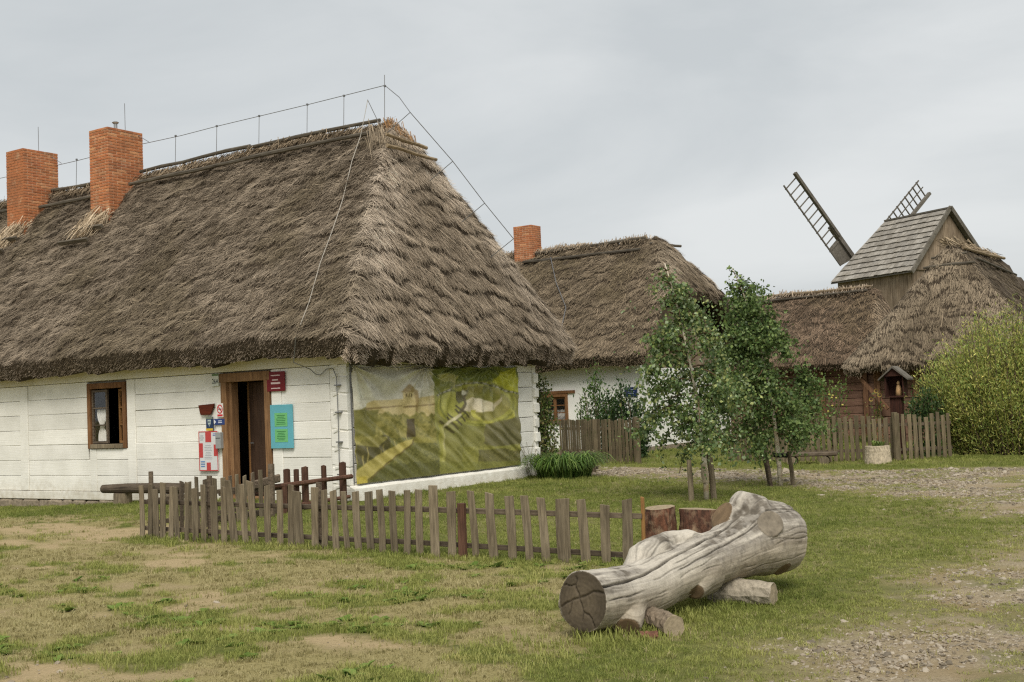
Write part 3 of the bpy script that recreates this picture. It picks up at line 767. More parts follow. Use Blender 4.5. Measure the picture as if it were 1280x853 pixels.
# chimneys of single bricks
BR = None
def chimney(parent, x0, x1, y0, y1, z0, z1, faces, roofz, solid=()):
    global BR
    jt = 0.013
    ch = MB().box(x0 + 0.012, x1 - 0.012, y0 + 0.012, y1 - 0.012, z0 - 0.4, z1 - 0.012).build('chimney', MT['mortar'], parent)
    nc = int(round((z1 - z0)/0.073)); hh = (z1 - z0)/nc
    cache = {}
    def brick(w, face, cx, cy, cz, sink):
        key = (round(w, 3), face)
        if key not in cache:
            b = MB()
            if face == 'f': b.box(-w/2, w/2, 0, 0.06, -(hh - jt)/2, (hh - jt)/2)
            else: b.box(-0.06, 0, -w/2, w/2, -(hh - jt)/2, (hh - jt)/2)
            o = b.build('brick', MT['brick'], ch, bevel=0.006, jitter=0.001, loc=(cx, cy, cz)); cache[key] = o.data
            return
        o = bpy.data.objects.new('brick', cache[key]); reg(o, ch, (cx, cy, cz))
    rest = MB()
    for c in range(nc):
        zc = z0 + (c + 0.5)*hh
        for face, a, b in (('f', x0, x1), ('r', y0, y1), ('l', y0, y1), ('b', x0, x1)):
            n = max(2, int(round((b - a)/0.25))); w = (b - a)/n
            cuts = [a] + [a + w*(i + (0.5 if c % 2 else 0)) for i in range(0 if c % 2 else 1, n)] + [b]
            for p, q in zip(cuts[:-1], cuts[1:]):
                m_ = (p + q)/2; ww = q - p - jt
                if ww < 0.03: continue
                jx = random.uniform(-0.004, 0.004)
                if face == 'f':
                    if zc < roofz(m_, y0) - 0.15: continue
                    if 'f' in solid: rest.box(p + jt/2, q - jt/2, y0 + jx, y0 + 0.06, zc - hh/2 + jt/2, zc + hh/2 - jt/2)
                    elif 'f' in faces: brick(ww, 'f', m_, y0 + jx, zc, 0)
                elif face == 'r':
                    if zc < roofz(x1, m_) - 0.15: continue
                    if 'r' in faces: brick(ww, 'r', x1 + jx, m_, zc, 0)
                elif face == 'l':
                    rest.box(x0 + jx, x0 + 0.06, p + jt/2, q - jt/2, zc - hh/2 + jt/2, zc + hh/2 - jt/2)
                else:
                    rest.box(p + jt/2, q - jt/2, y1 - 0.06, y1 + jx, zc - hh/2 + jt/2, zc + hh/2 - jt/2)
    # top course laid flat
    rest.box(x0 + 0.06, x1 - 0.06, y0 + 0.06, y0 + 0.2, z1 - 0.05, z1).box(x0 + 0.06, x1 - 0.06, y1 - 0.2, y1 - 0.06, z1 - 0.05, z1)
    r_ = rest.build('hidden_bricks', MT['brick'], ch); r_['kind'] = 'stuff'
    return ch
c2 = chimney(h1, -25.17, -24.44, 18.62, 19.69, 6.2, 8.93, 'fr', rh1)
c1 = chimney(h1, -28.80, -28.04, 18.68, 19.74, 6.2, 8.96, 'r', rh1, solid=('f',))
MB().tube([(-25.0, 19.3, 8.85), (-25.0, 19.3, 9.22)], 0.045, 10).tube([(-25.0, 19.3, 9.2), (-25.0, 19.3, 9.23), (-25.0, 19.3, 9.26)], [0.06, 0.09, 0.05], 10).build('flue_pipe', MT['metal'], c2)
for ch, xa, xb, yy in ((c2, -25.5, -24.5, 18.62), (c1, -29.1, -28.1, 18.68)):
    # bright straw packed against the foot of the chimney and two boards holding it
    z0 = rh1m((xa+xb)/2, yy - 0.12)
    straw_heap(roof1, [(xa + 0.35, yy - 0.05, rh1m(xa + .35, yy - .05) + 0.14), (xb - 0.02, yy - 0.06, rh1m(xb, yy - .06) + 0.14), (xa + 0.3, yy - 0.3, rh1m(xa + .3, yy - .3) + 0.12), (xb - 0.1, yy - 0.28, rh1m(xb, yy - .28) + 0.12)],
               (0.10, 0.08, 0.06), 900, 0.42, (-0.25, -0.6, -0.75), (186, 168, 142), seed=int(abs(xa)*10), jit=0.2)
    for k_, (dy, ex) in enumerate(((0.36, 0.0), (0.62, 0.22))):
        ya = yy - dy
        MB().bar((xa - ex + 0.12, ya, rh1m(xa, ya) + 0.25), (xb - ex + 0.25, ya, rh1m(xb, ya) + 0.25), 0.07, 0.10, up=(0, -0.6, 0.8)).build('roof_board', MT['pole'], roof1, bevel=0.008)
# lightning conductor
def wire(pts, r=0.008, name='lightning_wire', parent=None, mat='wire'):
    return MB().tube(pts, r, 5).build(name, MT[mat], parent or roof1)
zt = 8.66
WPTS = [(-16.4, 19.7, zt + 0.02), (-15.75, 19.38, 8.24), (-15.2, 19.04, 7.76), (-14.75, 19.84, 6.79), (-14.4, 20.44, 5.93), (-14.05, 20.96, 5.18)]
WSUP = [(p_, (p_[0] - 0.55, p_[1] - 0.1, p_[2] - 0.35)) for p_ in WPTS[2:]]
wire([(-33, 19.7, zt), (-29, 19.7, zt - 0.02), (-27.17, 19.7, zt - 0.03), (-24.44, 19.7, zt), (-23, 19.7, zt - 0.02), (-21.71, 19.7, zt), (-20.26, 19.7, zt), (-18.71, 19.7, zt), (-17.59, 19.7, zt + 0.01), (-16.4, 19.7, zt + 0.02)])
wire(WPTS, 0.009)
for x_ in (-27.17, -23.2, -21.71, -20.26, -18.71, -17.59, -16.4):
    wire([(x_, 19.7, zt + (0.25 if x_ > -16.5 else 0.01)), (x_ - 0.03, 19.68, 7.8)], 0.008, 'wire_support')
    MB().box(x_ - 0.02, x_ + 0.02, 19.68, 19.72, zt - 0.015, zt + 0.025).build('wire_clamp', MT['wire'], roof1)
for a, b_ in WSUP:
    wire([a, b_], 0.008, 'wire_support')
wire([(-16.52, 19.25, 8.3), (-16.3, 19.35, 7.75)], 0.008, 'wire_support')
pts = [(-16.52, 19.25, 8.28)]
for y_, x_ in ((19.1, -16.62), (18.6, -16.45), (18.0, -16.2), (17.4, -15.95), (16.8, -15.75), (16.3, -15.6), (15.95, -15.5)):
    pts.append((x_, y_, rh1(x_, y_) + 0.16))
wire(pts, 0.007, mat='pale_wire')
wire([(-15.5, 15.82, 3.05), (-15.7, 15.95, 2.6), (-15.72, 16.40, 2.48), (-15.62, 16.44, 2.38), (-15.5, 16.44, 2.36), (-15.35, 16.44, 2.46), (-15.18, 16.44, 2.47), (-15.1, 16.44, 2.3), (-15.09, 16.44, 1.6), (-15.1, 16.44, 0.8), (-15.1, 16.44, 0.0)], 0.009)
for z_ in (2.15, 1.65, 1.1, 0.5):
    MB().box(-15.14, -15.03, 16.41, 16.5, z_ - 0.012, z_ + 0.012).build('wire_clamp', MT['wire'], h1)
for (ax, ay) in ((-24.75, 19.4), (-28.4, 19.4)):
    wire([(ax, ay, 8.85), (ax, ay, 9.7)], 0.008, 'lightning_rod', c2 if ax > -26 else c1)
wire([(-24.44, 19.55, 8.85), (-24.2, 19.68, 8.67)], 0.008); wire([(-28.04, 19.55, 8.85), (-27.8, 19.68, 8.65)], 0.008)

# window: frame, fixed sash, open sash, panes, curtain
def mk_window(parent, x0, x1, z0, z1, y, fr=0.09, matf='frame_dark'):
    w = MB().box(x0, x0 + fr, y - 0.03, y + 0.12, z0, z1).build('window', MT[matf], parent, bevel=0.006)
    MB().box(x1 - fr, x1, y - 0.03, y + 0.12, z0, z1).build('jamb', MT[matf], w, bevel=0.006)
    MB().box(x0 + fr, x1 - fr, y - 0.034, y + 0.12, z1 - fr*1.2, z1 - 0.002).build('head', MT[matf], w, bevel=0.006)
    MB().box(x0 + fr, x1 - fr, y - 0.05, y + 0.12, z0, z0 + fr*0.9).build('sill', MT['picket'], w, bevel=0.008)
    return w
w1 = mk_window(h1, WX0, WX1, WZ0, WZ1, YF, 0.105)
def sash(parent, a, b, z0, z1, rows, mat='orange_wood', t=0.05, dep=0.045):
    """sash between two vertical lines a=(x,y), b=(x,y)"""
    A = Vector((a[0], a[1], 0)); B = Vector((b[0], b[1], 0)); d = (B - A).normalized(); nrm = Vector((-d.y, d.x, 0))
    def strip(p, q, w, dd):
        return MB().bar(p, q, w, dd, up=nrm)
    zv = lambda P, z: Vector((P.x, P.y, z))
    s = strip(zv(A + d*t/2, z0), zv(A + d*t/2, z1), t, dep).build('sash', MT[mat], parent)
    strip(zv(B - d*t/2, z0), zv(B - d*t/2, z1), t, dep).build('stile', MT[mat], s) if False else strip(zv(B - d*t/2, z0), zv(B - d*t/2, z1), t, dep).build('sash', MT[mat], parent)
    for k_ in range(rows + 1):
        z = z0 + t/2 + (z1 - z0 - t)*k_/rows
        MB().bar(zv(A + d*t, z), zv(B - d*t, z), dep, t if k_ in (0, rows) else t*0.6, up=(0, 0, 1)).build('glazing_bar', MT[mat], parent)
    for k_ in range(rows):
        za = z0 + t/2 + (z1 - z0 - t)*k_/rows; zb = z0 + t/2 + (z1 - z0 - t)*(k_ + 1)/rows
        MB().bar(zv(A + d*t, (za + zb)/2), zv(B - d*t, (za + zb)/2), 0.004, zb - za - 0.02, up=(0, 0, 1)).build('pane', MT['pane'], parent)
MT['pane'], t, b = new_mat('thin_glass')
b.inputs['Base Color'].default_value = (0.9, 0.95, 0.93, 1); b.inputs['Roughness'].default_value = 0.03
tb = t.nodes.new('ShaderNodeBsdfTransparent'); gl = t.nodes.new('ShaderNodeBsdfGlossy'); gl.inputs['Roughness'].default_value = 0.03
ms = t.nodes.new('ShaderNodeMixShader'); ms.inputs[0].default_value = 0.06
L(t, tb.outputs[0], ms.inputs[1]); L(t, gl.outputs[0], ms.inputs[2]); L(t, ms.outputs[0], t.nodes['Material Output'].inputs['Surface'])
wx0, wx1, wz0, wz1 = WX0 + 0.125, WX1 - 0.125, WZ0 + 0.11, WZ1 - 0.15
mid = wx0 + (wx1 - wx0)*0.5
sash(w1, (wx0, YF + 0.03), (mid, YF + 0.03), wz0, wz1, 3, 'rail')
sash(w1, (wx1 - 0.30, YF + 0.16), (wx1 - 0.01, YF + 0.045), wz0, wz1, 3, 'orange_wood')
# curtain gathered in the middle, and one half behind the open sash
def curtain(parent, x0, x1, y, z0, z1, pinch=0.55, seed=1):
    nx_, nz_ = 26, 20; V = []
    for i in range(nx_):
        u = i/(nx_ - 1)
        for j in range(nz_):
            v = j/(nz_ - 1); wd = 1 - pinch*math.exp(-((v - 0.52)/0.16)**2)
            xx = (x0 + x1)/2 + (u - 0.5)*(x1 - x0)*wd
            V.append((xx, y + 0.018*math.sin(u*30 + 2*math.sin(v*5 + seed)), z0 + (z1 - z0)*v))
    i = (np.arange(nx_ - 1)[:, None]*nz_ + np.arange(nz_ - 1)[None, :]).ravel()
    return mesh_np('curtain', np.array(V), np.stack([i, i + nz_, i + nz_ + 1, i + 1], 1), MT['cloth'], parent, smooth=True)
curtain(w1, wx0 + 0.10, mid - 0.12, YF + 0.085, wz0 + 0.02, wz0 + 0.74)
curtain(w1, mid + 0.24, mid + 0.40, YF + 0.62, wz0 + 0.02, wz0 + 0.75, 0.2, 3)
m_red = m_flat('red_cloth', (168, 44, 40), 0.8)
MB().box(mid + 0.22, mid + 0.26, YF + 0.5, YF + 0.52, wz0 + 0.1, wz0 + 0.42).build('red_trim', m_red, w1)

# door
MT['door_leaf'] = m_wood('door_leaf_timber', (86, 64, 48), (54, 38, 28), (26, 26, 2.4), per_obj=0.1)  # leaf tone darkened for the shade deep in the doorway
dj = MB().box(DX0, DX0 + 0.16, YF - 0.045, YF + 0.10, 0.05, DZ1).build('door_frame', MT['frame'], h1, bevel=0.008)
MB().box(DX1 - 0.15, DX1, YF - 0.045, YF + 0.10, 0.05, DZ1).build('jamb', MT['frame'], dj, bevel=0.008)
MB().box(DX0 - 0.02, DX1 + 0.02, YF - 0.055, YF + 0.10, DZ1 - 0.17, DZ1 + 0.01).build('lintel', MT['frame'], dj, bevel=0.008)
MB().box(DX0 + 0.162, DX0 + 0.25, YF + 0.02, YF + 0.2, 0.05, DZ1 - 0.17).build('reveal', MT['frame'], dj, bevel=0.006)
MB().box(DX0, DX1, YF - 0.06, YF + 0.2, -0.06, 0.06).build('threshold', MT['frame'], dj, bevel=0.01)
dl = MB().hexa([(-17.90, YF + 0.42, 0.07), (-17.87, YF + 0.47, 0.07), (-17.03, YF + 0.19, 0.07), (-17.04, YF + 0.13, 0.07),
                (-17.90, YF + 0.42, DZ1 - 0.18), (-17.87, YF + 0.47, DZ1 - 0.18), (-17.03, YF + 0.19, DZ1 - 0.18), (-17.04, YF + 0.13, DZ1 - 0.18)]).build('door', MT['door_leaf'], h1, bevel=0.004)
A = Vector((-17.90, YF + 0.405, 0)); B = Vector((-17.04, YF + 0.115, 0))
for k_ in range(5):
    a = A.lerp(B, k_/5 + 0.008); b_ = A.lerp(B, (k_ + 1)/5 - 0.008)
    MB().bar((*a.lerp(b_, 0.5).xy, 0.08), (*a.lerp(b_, 0.5).xy, DZ1 - 0.19), (b_ - a).length, 0.02, up=(0.32, 0.95, 0)).build('door_board', MT['door_leaf'], dl)
MB().bar((-17.925, YF + 0.42, 0.07), (-17.925, YF + 0.42, DZ1 - 0.18), 0.04, 0.06, up=(0.32, 0.95, 0)).build('door_edge', MT['orange_wood'], dl)
MB().tube([(-17.8, YF + 0.35, 1.1), (-17.8, YF + 0.30, 1.1), (-17.68, YF + 0.27, 1.1)], 0.012, 6).build('handle', MT['metal'], dl)

# ------------------------------------------------------------------ signs on the front wall
SY = YF - 0.03
def plate(name, x0, x1, z0, z1, col_, label, cat='sign', th=0.02, parent_empty=True, y=SY):
    o = MB().box(x0, x1, y - th, y, z0, z1).build(name, print_mat(name + '_face', col_), None, bevel=0.003)
    return tag(o, label, cat)
def mark(par, shape, col_, y, mats={}):
    key = tuple(col_)
    if key not in mats: mats[key] = print_mat('print_%d_%d_%d' % key, col_)
    b = MB()
    for s in shape:
        if len(s) == 4 and not hasattr(s[0], '__len__'): b.box(s[0], s[1], y - 0.0025, y, s[2], s[3])
        else:
            n = len(s); b.add([(p[0], y - 0.0025, p[1]) for p in s] + [(p[0], y, p[1]) for p in s],
                              [tuple(range(n)), tuple(range(2*n - 1, n - 1, -1))] + [(i, (i + 1) % n, n + (i + 1) % n, n + i) for i in range(n)])
    return b.build('marking', mats[key], par)
def lines(x0, x1, z0, z1, n, seed=0, fill=0.5):
    r = random.Random(seed); h = (z1 - z0)/n
    return [((x0 + (x1 - x0)*0.5*(1 - w)), (x1 - (x1 - x0)*0.5*(1 - w)), z0 + h*i + h*(1-fill)/2, z0 + h*(i + 1) - h*(1-fill)/2) for i in range(n) for w in [r.uniform(0.55, 1.0)]]
def text(par, s, x, z, size, col_, y):
    cu = bpy.data.curves.new('text', 'FONT'); cu.body = s; cu.size = size; cu.extrude = 0.001; cu.align_x = 'CENTER'
    to = bpy.data.objects.new('text', cu); COL.objects.link(to)
    me = bpy.data.meshes.new_from_object(to.evaluated_get(bpy.context.evaluated_depsgraph_get()))
    bpy.data.objects.remove(to)
    V = np.array([v.co[:] for v in me.vertices]); me2 = me
    for v in me2.vertices: v.co = (x + v.co.x*0.82, y - v.co.z, z + v.co.y)
    me2.materials.clear(); me2.materials.append(print_mat('text_' + s, col_))
    return reg(bpy.data.objects.new('lettering', me2), par, (0, 0, 0))
s = plate('house_number_plate', -18.48, -18.29, 2.27, 2.52, (214, 216, 204), 'small white house number plate beside the top of the door')
text(s, '26A', -18.385, 2.32, 0.135, (24, 24, 26), SY - 0.022); mark(s, [(-18.48, -18.29, 2.475, 2.515)], (104, 128, 84), SY - 0.021)
o = MB().add([(-18.90, SY - 0.03, 1.90), (-18.42, SY - 0.03, 1.92), (-18.55, SY - 0.03, 1.70), (-18.84, SY - 0.03, 1.70),
              (-18.90, SY, 1.90), (-18.42, SY, 1.92), (-18.55, SY, 1.70), (-18.84, SY, 1.70)], [(3,2,1,0),(4,5,6,7),(0,1,5,4),(1,2,6,5),(2,3,7,6),(3,0,4,7)]).build('wooden_sign', m_wood('sign_mahogany', (138, 62, 34), (92, 38, 22), (3, 20, 26)), None, bevel=0.004)
tag(o, 'small brown wooden sign shaped like a boat left of the door', 'sign')
s = plate('prohibition_sign', -18.36, -18.18, 1.64, 1.92, (226, 222, 216), 'white notice with a red crossed circle beside the door frame')
ring = []
cx_, cz_, ro, ri = -18.27, 1.805, 0.082, 0.062
b = MB(); NN = 28
for k_ in range(NN):
    a0, a1 = 2*math.pi*k_/NN, 2*math.pi*(k_ + 1)/NN
    b.add([(cx_ + q*math.cos(a), SY - 0.0235, cz_ + q*1.12*math.sin(a)) for q, a in ((ri, a0), (ro, a0), (ro, a1), (ri, a1))], [(0, 1, 2, 3)])
b.build('red_ring', print_mat('red_print', (200, 44, 52)), s)
mark(s, [((-18.325, 1.85), (-18.31, 1.865), (-18.215, 1.76), (-18.23, 1.745)), (-18.345, -18.195, 1.66, 1.70)], (200, 44, 52), SY - 0.021)
mark(s, [(-18.315, -18.225, 1.795, 1.815)], (40, 36, 36), SY - 0.0205)
s = plate('blue_emblem_sign', -18.69, -18.49, 1.38, 1.66, (38, 58, 92), 'small dark blue sign with pale emblem and yellow foot')
mark(s, [(-18.69, -18.49, 1.38, 1.425)], (214, 178, 56), SY - 0.021)
mark(s, [((-18.64, 1.60), (-18.54, 1.60), (-18.55, 1.52), (-18.59, 1.46), (-18.63, 1.52))], (176, 190, 186), SY - 0.021)
mark(s, [(-18.62, -18.60, 1.54, 1.57), (-18.58, -18.56, 1.54, 1.57), (-18.605, -18.575, 1.49, 1.505)], (38, 58, 92), SY - 0.024)
mark(s, [(-18.69, -18.49, 1.615, 1.66)], (120, 128, 112), SY - 0.021)
s = plate('blue_arrow_sign', -18.46, -18.15, 1.49, 1.61, (46, 66, 118), 'narrow blue sign with white marks beside the door frame')
mark(s, [((-18.45, 1.60), (-18.45, 1.50), (-18.39, 1.55))], (220, 222, 226), SY - 0.021); mark(s, lines(-18.36, -18.19, 1.52, 1.585, 2, 4), (206, 210, 222), SY - 0.021)
s = plate('notice_board', -18.92, -18.36, 0.57, 1.37, (212, 212, 210), 'tall white notice board with red blocks and red border left of the door')
fx0, fx1, fz0, fz1 = -18.92, -18.36, 0.57, 1.37
mark(s, [(fx0, fx0 + 0.02, fz0, fz1), (fx1 - 0.02, fx1, fz0, fz1), (fx0 + 0.02, fx1 - 0.02, fz0, fz0 + 0.02), (fx0 + 0.02, fx1 - 0.02, fz1 - 0.02, fz1),
         (-18.72, -18.55, 1.15, 1.35), (-18.90, -18.80, 0.84, 1.13), (-18.48, -18.38, 0.87, 1.10), (-18.70, -18.58, 0.59, 0.74)], (188, 70, 68), SY - 0.021)
mark(s, lines(-18.88, -18.74, 0.64, 0.78, 3, 5), (96, 132, 176), SY - 0.021)
mark(s, lines(-18.77, -18.52, 0.80, 1.10, 9, 6, 0.3), (178, 182, 186), SY - 0.021)
mark(s, lines(-18.52, -18.40, 1.27, 1.33, 2, 7) , (110, 120, 176), SY - 0.021); mark(s, lines(-18.89, -18.76, 1.18, 1.30, 3, 8, 0.3), (150, 152, 156), SY - 0.021)
s = plate('wall_ashtray', -18.35, -18.20, 1.02, 1.34, (150, 152, 150), 'narrow grey metal box fixed beside the notice board', 'box', 0.09)
mark(s, [(-18.34, -18.21, 1.22, 1.235)], (84, 86, 86), SY - 0.091)
s = plate('maroon_sign', -16.93, -16.45, 2.10, 2.48, (112, 24, 32), 'square maroon sign with white lettering by the top of the door')
mark(s, lines(-16.89, -16.49, 2.395, 2.42, 1, 1, 0.8) + lines(-16.78, -16.62, 2.305, 2.335, 1, 2, 0.8) + lines(-16.88, -16.50, 2.235, 2.28, 1, 3, 0.8) + lines(-16.89, -16.49, 2.145, 2.17, 1, 1, 0.8), (214, 190, 186), SY - 0.021)
s = plate('turquoise_board', -16.86, -16.27, 1.00, 1.84, (100, 170, 182), 'turquoise board with two green paper sheets right of the door', 'notice board', 0.025)
for k_, (za, zb) in enumerate(((1.42, 1.68), (1.12, 1.37))):
    p_ = MB().box(-16.74, -16.40, SY - 0.029, SY - 0.0255, za, zb).build('paper', print_mat('green_paper_%d' % k_, (112, 182, 116)), s)
    mark(p_, lines(-16.70, -16.44, za + 0.03, zb - 0.03, 6, 20 + k_, 0.35), (62, 128, 74), SY - 0.0295)
# ------------------------------------------------------------------ printed banner on the gable
def inpoly(x, y, P_):
    r = np.zeros(x.shape, bool); j = len(P_) - 1
    for i in range(len(P_)):
        xi, yi = P_[i]; xj, yj = P_[j]
        if yi != yj: r ^= ((yi > y) != (yj > y)) & (x < (xj - xi)*(y - yi)/(yj - yi) + xi)
        j = i
    return r
def dline(x, y, P_):
    best = np.full(x.shape, 1e9)
    for (ax, ay), (bx, by) in zip(P_[:-1], P_[1:]):
        dx, dy = bx - ax, by - ay; t = np.clip(((x-ax)*dx + (y-ay)*dy)/(dx*dx + dy*dy), 0, 1)
        best = np.minimum(best, np.hypot(x-ax-t*dx, y-ay-t*dy))
    return best
def banner_print(x, y):
    """x, y in picture units (0..1020 across, 60..790 down); returns linear colour"""
    n1 = fbm(x/60, y/60, s=1); n2 = fbm(x/14, y/14, s=2); n3 = fbm(x/5, y/5, s=3, o=2)
    C_ = np.zeros((len(x), 3))
    def put(mask, c, a=1.0):
        a = (np.asarray(mask, float)*a)[:, None]; C_[:] = C_*(1 - a) + np.asarray(c, float)*a
    def mixn(c0, c1, n): return np.array(c0)*(1 - n[:, None]) + np.array(c1)*n[:, None]
    s_ = np.clip
    left = x < 541 + 0.03*(y - 60)
    # --- left sheet: palisaded fort with tower, walkway
    put(left, mixn((196, 191, 176), (226, 220, 204), s_(n1*1.6 - 0.3, 0, 1)))
    put(left & (fbm(x/90, y/60, s=6) > 0.60) & (y < 270), (182, 179, 166), 0.5)
    put(left & inpoly(x, y, [(35, 335), (90, 318), (180, 285), (560, 290), (560, 800), (30, 800)]), mixn((108, 104, 52), (150, 140, 78), n2))
    put(left & inpoly(x, y, [(120, 290), (150, 272), (345, 262), (440, 256), (545, 238), (560, 370), (110, 372)]), mixn((186, 166, 112), (206, 188, 136), (np.sin(x*0.55) > 0)*0.6 + n3*0.3))
    put(left & inpoly(x, y, [(110, 318), (345, 300), (345, 306), (110, 330)]), (122, 100, 62))
    put(left & inpoly(x, y, [(440, 300), (560, 290), (560, 296), (440, 308)]), (122, 100, 62))
    put(left & inpoly(x, y, [(348, 214), (440, 206), (442, 372), (352, 372)]), mixn((196, 174, 120), (212, 192, 138), n2))
    put(left & inpoly(x, y, [(425, 208), (442, 206), (444, 372), (428, 372)]), (156, 132, 84))
    put(left & inpoly(x, y, [(340, 218), (393, 168), (448, 212), (440, 218), (350, 222)]), mixn((148, 124, 78), (166, 142, 92), n2))
    for wx in (362, 380, 400): put(left & inpoly(x, y, [(wx, 228), (wx + 9, 228), (wx + 9, 250), (wx, 250)]), (98, 80, 50))
    put(left & inpoly(x, y, [(352, 306), (436, 300), (436, 312), (352, 316)]), (120, 98, 60))
    # slope with vegetation
    veg = left & (y > 350 + 30*(fbm(x/25, x*0, s=9) - 0.5)*2)
    put(veg, mixn((96, 94, 40), (164, 152, 84), s_(n2*1.7 - 0.35, 0, 1)))
    put(left & (y > 330) & (x < 190 - 0.2*(y - 330)) & (y < 560), mixn((84, 84, 36), (118, 112, 52), n2), 0.9)
    put(left & inpoly(x, y, [(35, 540), (110, 520), (220, 480), (290, 510), (300, 600), (200, 640), (35, 690)]), mixn((62, 58, 36), (88, 82, 48), n2))
    put(left & inpoly(x, y, [(30, 490), (240, 495), (180, 560), (30, 545)]), mixn((128, 124, 60), (164, 152, 84), n3), 0.8)
    put(left & (y > 500) & (x > 250) , mixn((84, 86, 42), (124, 120, 64), s_(n3*1.6 - 0.3, 0, 1)))
    put(left & (y > 500 - 0.0*x) & (y < 532) & (x > 400), mixn((136, 130, 62), (158, 148, 76), n3))
    put(left & (y > 650 + 60*(n1 - 0.5)), mixn((60, 62, 30), (98, 98, 46), n3))
    put(left & inpoly(x, y, [(30, 700), (120, 640), (340, 520), (405, 508), (392, 530), (190, 690), (110, 750), (30, 800)]), mixn((166, 152, 76), (186, 172, 96), n2))
    put(left & (dline(x, y, [(405, 512), (392, 534), (180, 704), (100, 770)]) < 5), (92, 80, 38))
    put(left & inpoly(x, y, [(30, 745), (100, 735), (105, 800), (30, 800)]), mixn((168, 150, 50), (190, 172, 70), n3))
    put(left & inpoly(x, y, [(372, 388), (420, 380), (412, 496), (358, 500)]), mixn((56, 48, 30), (82, 68, 40), n2))
    for q in ((105, 560, 660), (195, 575, 670), (285, 510, 600), (355, 470, 520), (75, 610, 700), (98, 660, 760), (215, 540, 600)):
        put(left & (np.abs(x - q[0]) < 2.2) & (y > q[1]) & (y < q[2]), (172, 156, 90))
    # --- right sheet: aerial view
    rt = ~left
    put(rt, mixn((112, 116, 52), (144, 144, 72), s_(n1*1.5 - 0.25, 0, 1)))
    put(rt & (y < 150), mixn((86, 98, 40), (120, 126, 52), n2))
    put(rt & inpoly(x, y, [(880, 180), (960, 90), (1040, 60), (1060, 230), (1000, 235), (900, 160)]), mixn((170, 172, 40), (192, 190, 62), n1))
    put(rt & inpoly(x, y, [(560, 240), (700, 175), (1060, 240), (1060, 800), (560, 800)]), mixn((110, 110, 54), (138, 134, 72), n1))
    e1 = ((x - 820)/225)**2 + ((y - 290)/140)**2
    put(rt & (e1 < 1.0), mixn((138, 140, 58), (172, 168, 74), n1)); put(rt & (e1 < 0.93) & (e1 > 0.80), (122, 122, 56), 0.7); put(rt & (e1 < 0.62), mixn((118, 116, 52), (150, 140, 78), n1))
    put(rt & (np.abs(e1 - 0.74) < 0.05), (170, 166, 80), 0.6)
    e0 = ((x - 655)/95)**2 + ((y - 300)/110)**2
    put(rt & (e0 < 1), mixn((146, 146, 62), (176, 172, 78), n1)); put(rt & (e0 < 0.8) & (e0 > 0.62), (108, 110, 46))
    put(rt & inpoly(x, y, [(690, 215), (760, 205), (745, 260), (700, 290), (680, 260)]), mixn((72, 70, 46), (98, 92, 60), n2))
    put(rt & inpoly(x, y, [(700, 330), (765, 250), (850, 262), (912, 300), (905, 335), (820, 345), (740, 338)]), mixn((206, 192, 162), (224, 212, 186), n1))
    put(rt & inpoly(x, y, [(805, 250), (860, 178), (945, 250), (900, 285)]), (112, 112, 44), 0.85)
    put(rt & (dline(x, y, [(905, 325), (950, 255)]) < 9), (196, 182, 150))
    put(rt & (dline(x, y, [(700, 345), (735, 290), (742, 225)]) < 8), (84, 74, 48)); put(rt & (np.hypot(x - 737, y - 222) < 15), (206, 200, 182))
    wl = [(560, 240), (620, 215), (670, 185), (720, 168), (800, 160), (860, 165), (930, 190), (1000, 215), (1060, 230)]
    dw = dline(x, y, wl); put(rt & (dw < 6), (72, 72, 36)); put(rt & (dw < 3.2) & (np.sin(x*0.30) > -0.2), (204, 198, 176))
    put(rt & (np.hypot((x - 628)/64, (y - 128)/26) < 1), mixn((150, 148, 78), (182, 176, 104), n1)); put(rt & (dline(x, y, [(660, 140), (680, 165), (670, 188)]) < 5), (178, 170, 110))
    for a_ in range(-2, 3):
        ox, oy = 668 + a_*26, 375 + a_*(-24) + 10
        put(rt & (dline(x, y, [(ox - 40 + 22*(a_ % 2), oy - 34), (ox + 34, oy + 36)]) < 6), (66, 60, 38))
    put(rt & (dline(x, y, [(590, 690), (596, 540), (592, 432), (700, 360)]) < 8), (206, 196, 158))
    put(rt & (x < 590 + 0.02*y) & (y > 420) & (x > 570), (156, 154, 62), 0.7)
    e2 = ((x - 900)/118)**2 + ((y - 345)/66)**2
    put(rt & (y > 330) & (np.abs(e2 - 1) < 0.18), mixn((164, 160, 60), (190, 184, 84), n1))
    put(rt & inpoly(x, y, [(850, 420), (1060, 370), (1060, 540), (900, 560), (840, 540)]), mixn((82, 78, 52), (108, 102, 68), n1), 0.9)
    put(rt & (y > 560 - 0.02*(x - 600)) & (x > 700), mixn((112, 112, 46), (146, 142, 64), s_(n3*1.5 - .25, 0, 1)), 0.7)
    put(rt & (y > 575 + 40*(n1 - .5)) & (x > 800), mixn((72, 70, 36), (112, 106, 58), n3)); put(rt & (y > 650), mixn((92, 96, 40), (128, 126, 56), n3), 0.8)
    C_ *= (0.90 + 0.22*(n3 - 0.5))[:, None]
    C_ = C_*0.86 + np.array((198, 190, 142))*0.14
    return np.clip(lin(np.clip(C_, 0, 255))*1.42, 0, 0.85)
BY0, BY1, BZ0, BZ1 = 16.60, 22.06, 0.31, 2.50
nu, nv = 420, 230
U, Vv = np.meshgrid(np.linspace(0, 1, nu), np.linspace(0, 1, nv), indexing='ij'); u, v = U.ravel(), Vv.ravel()
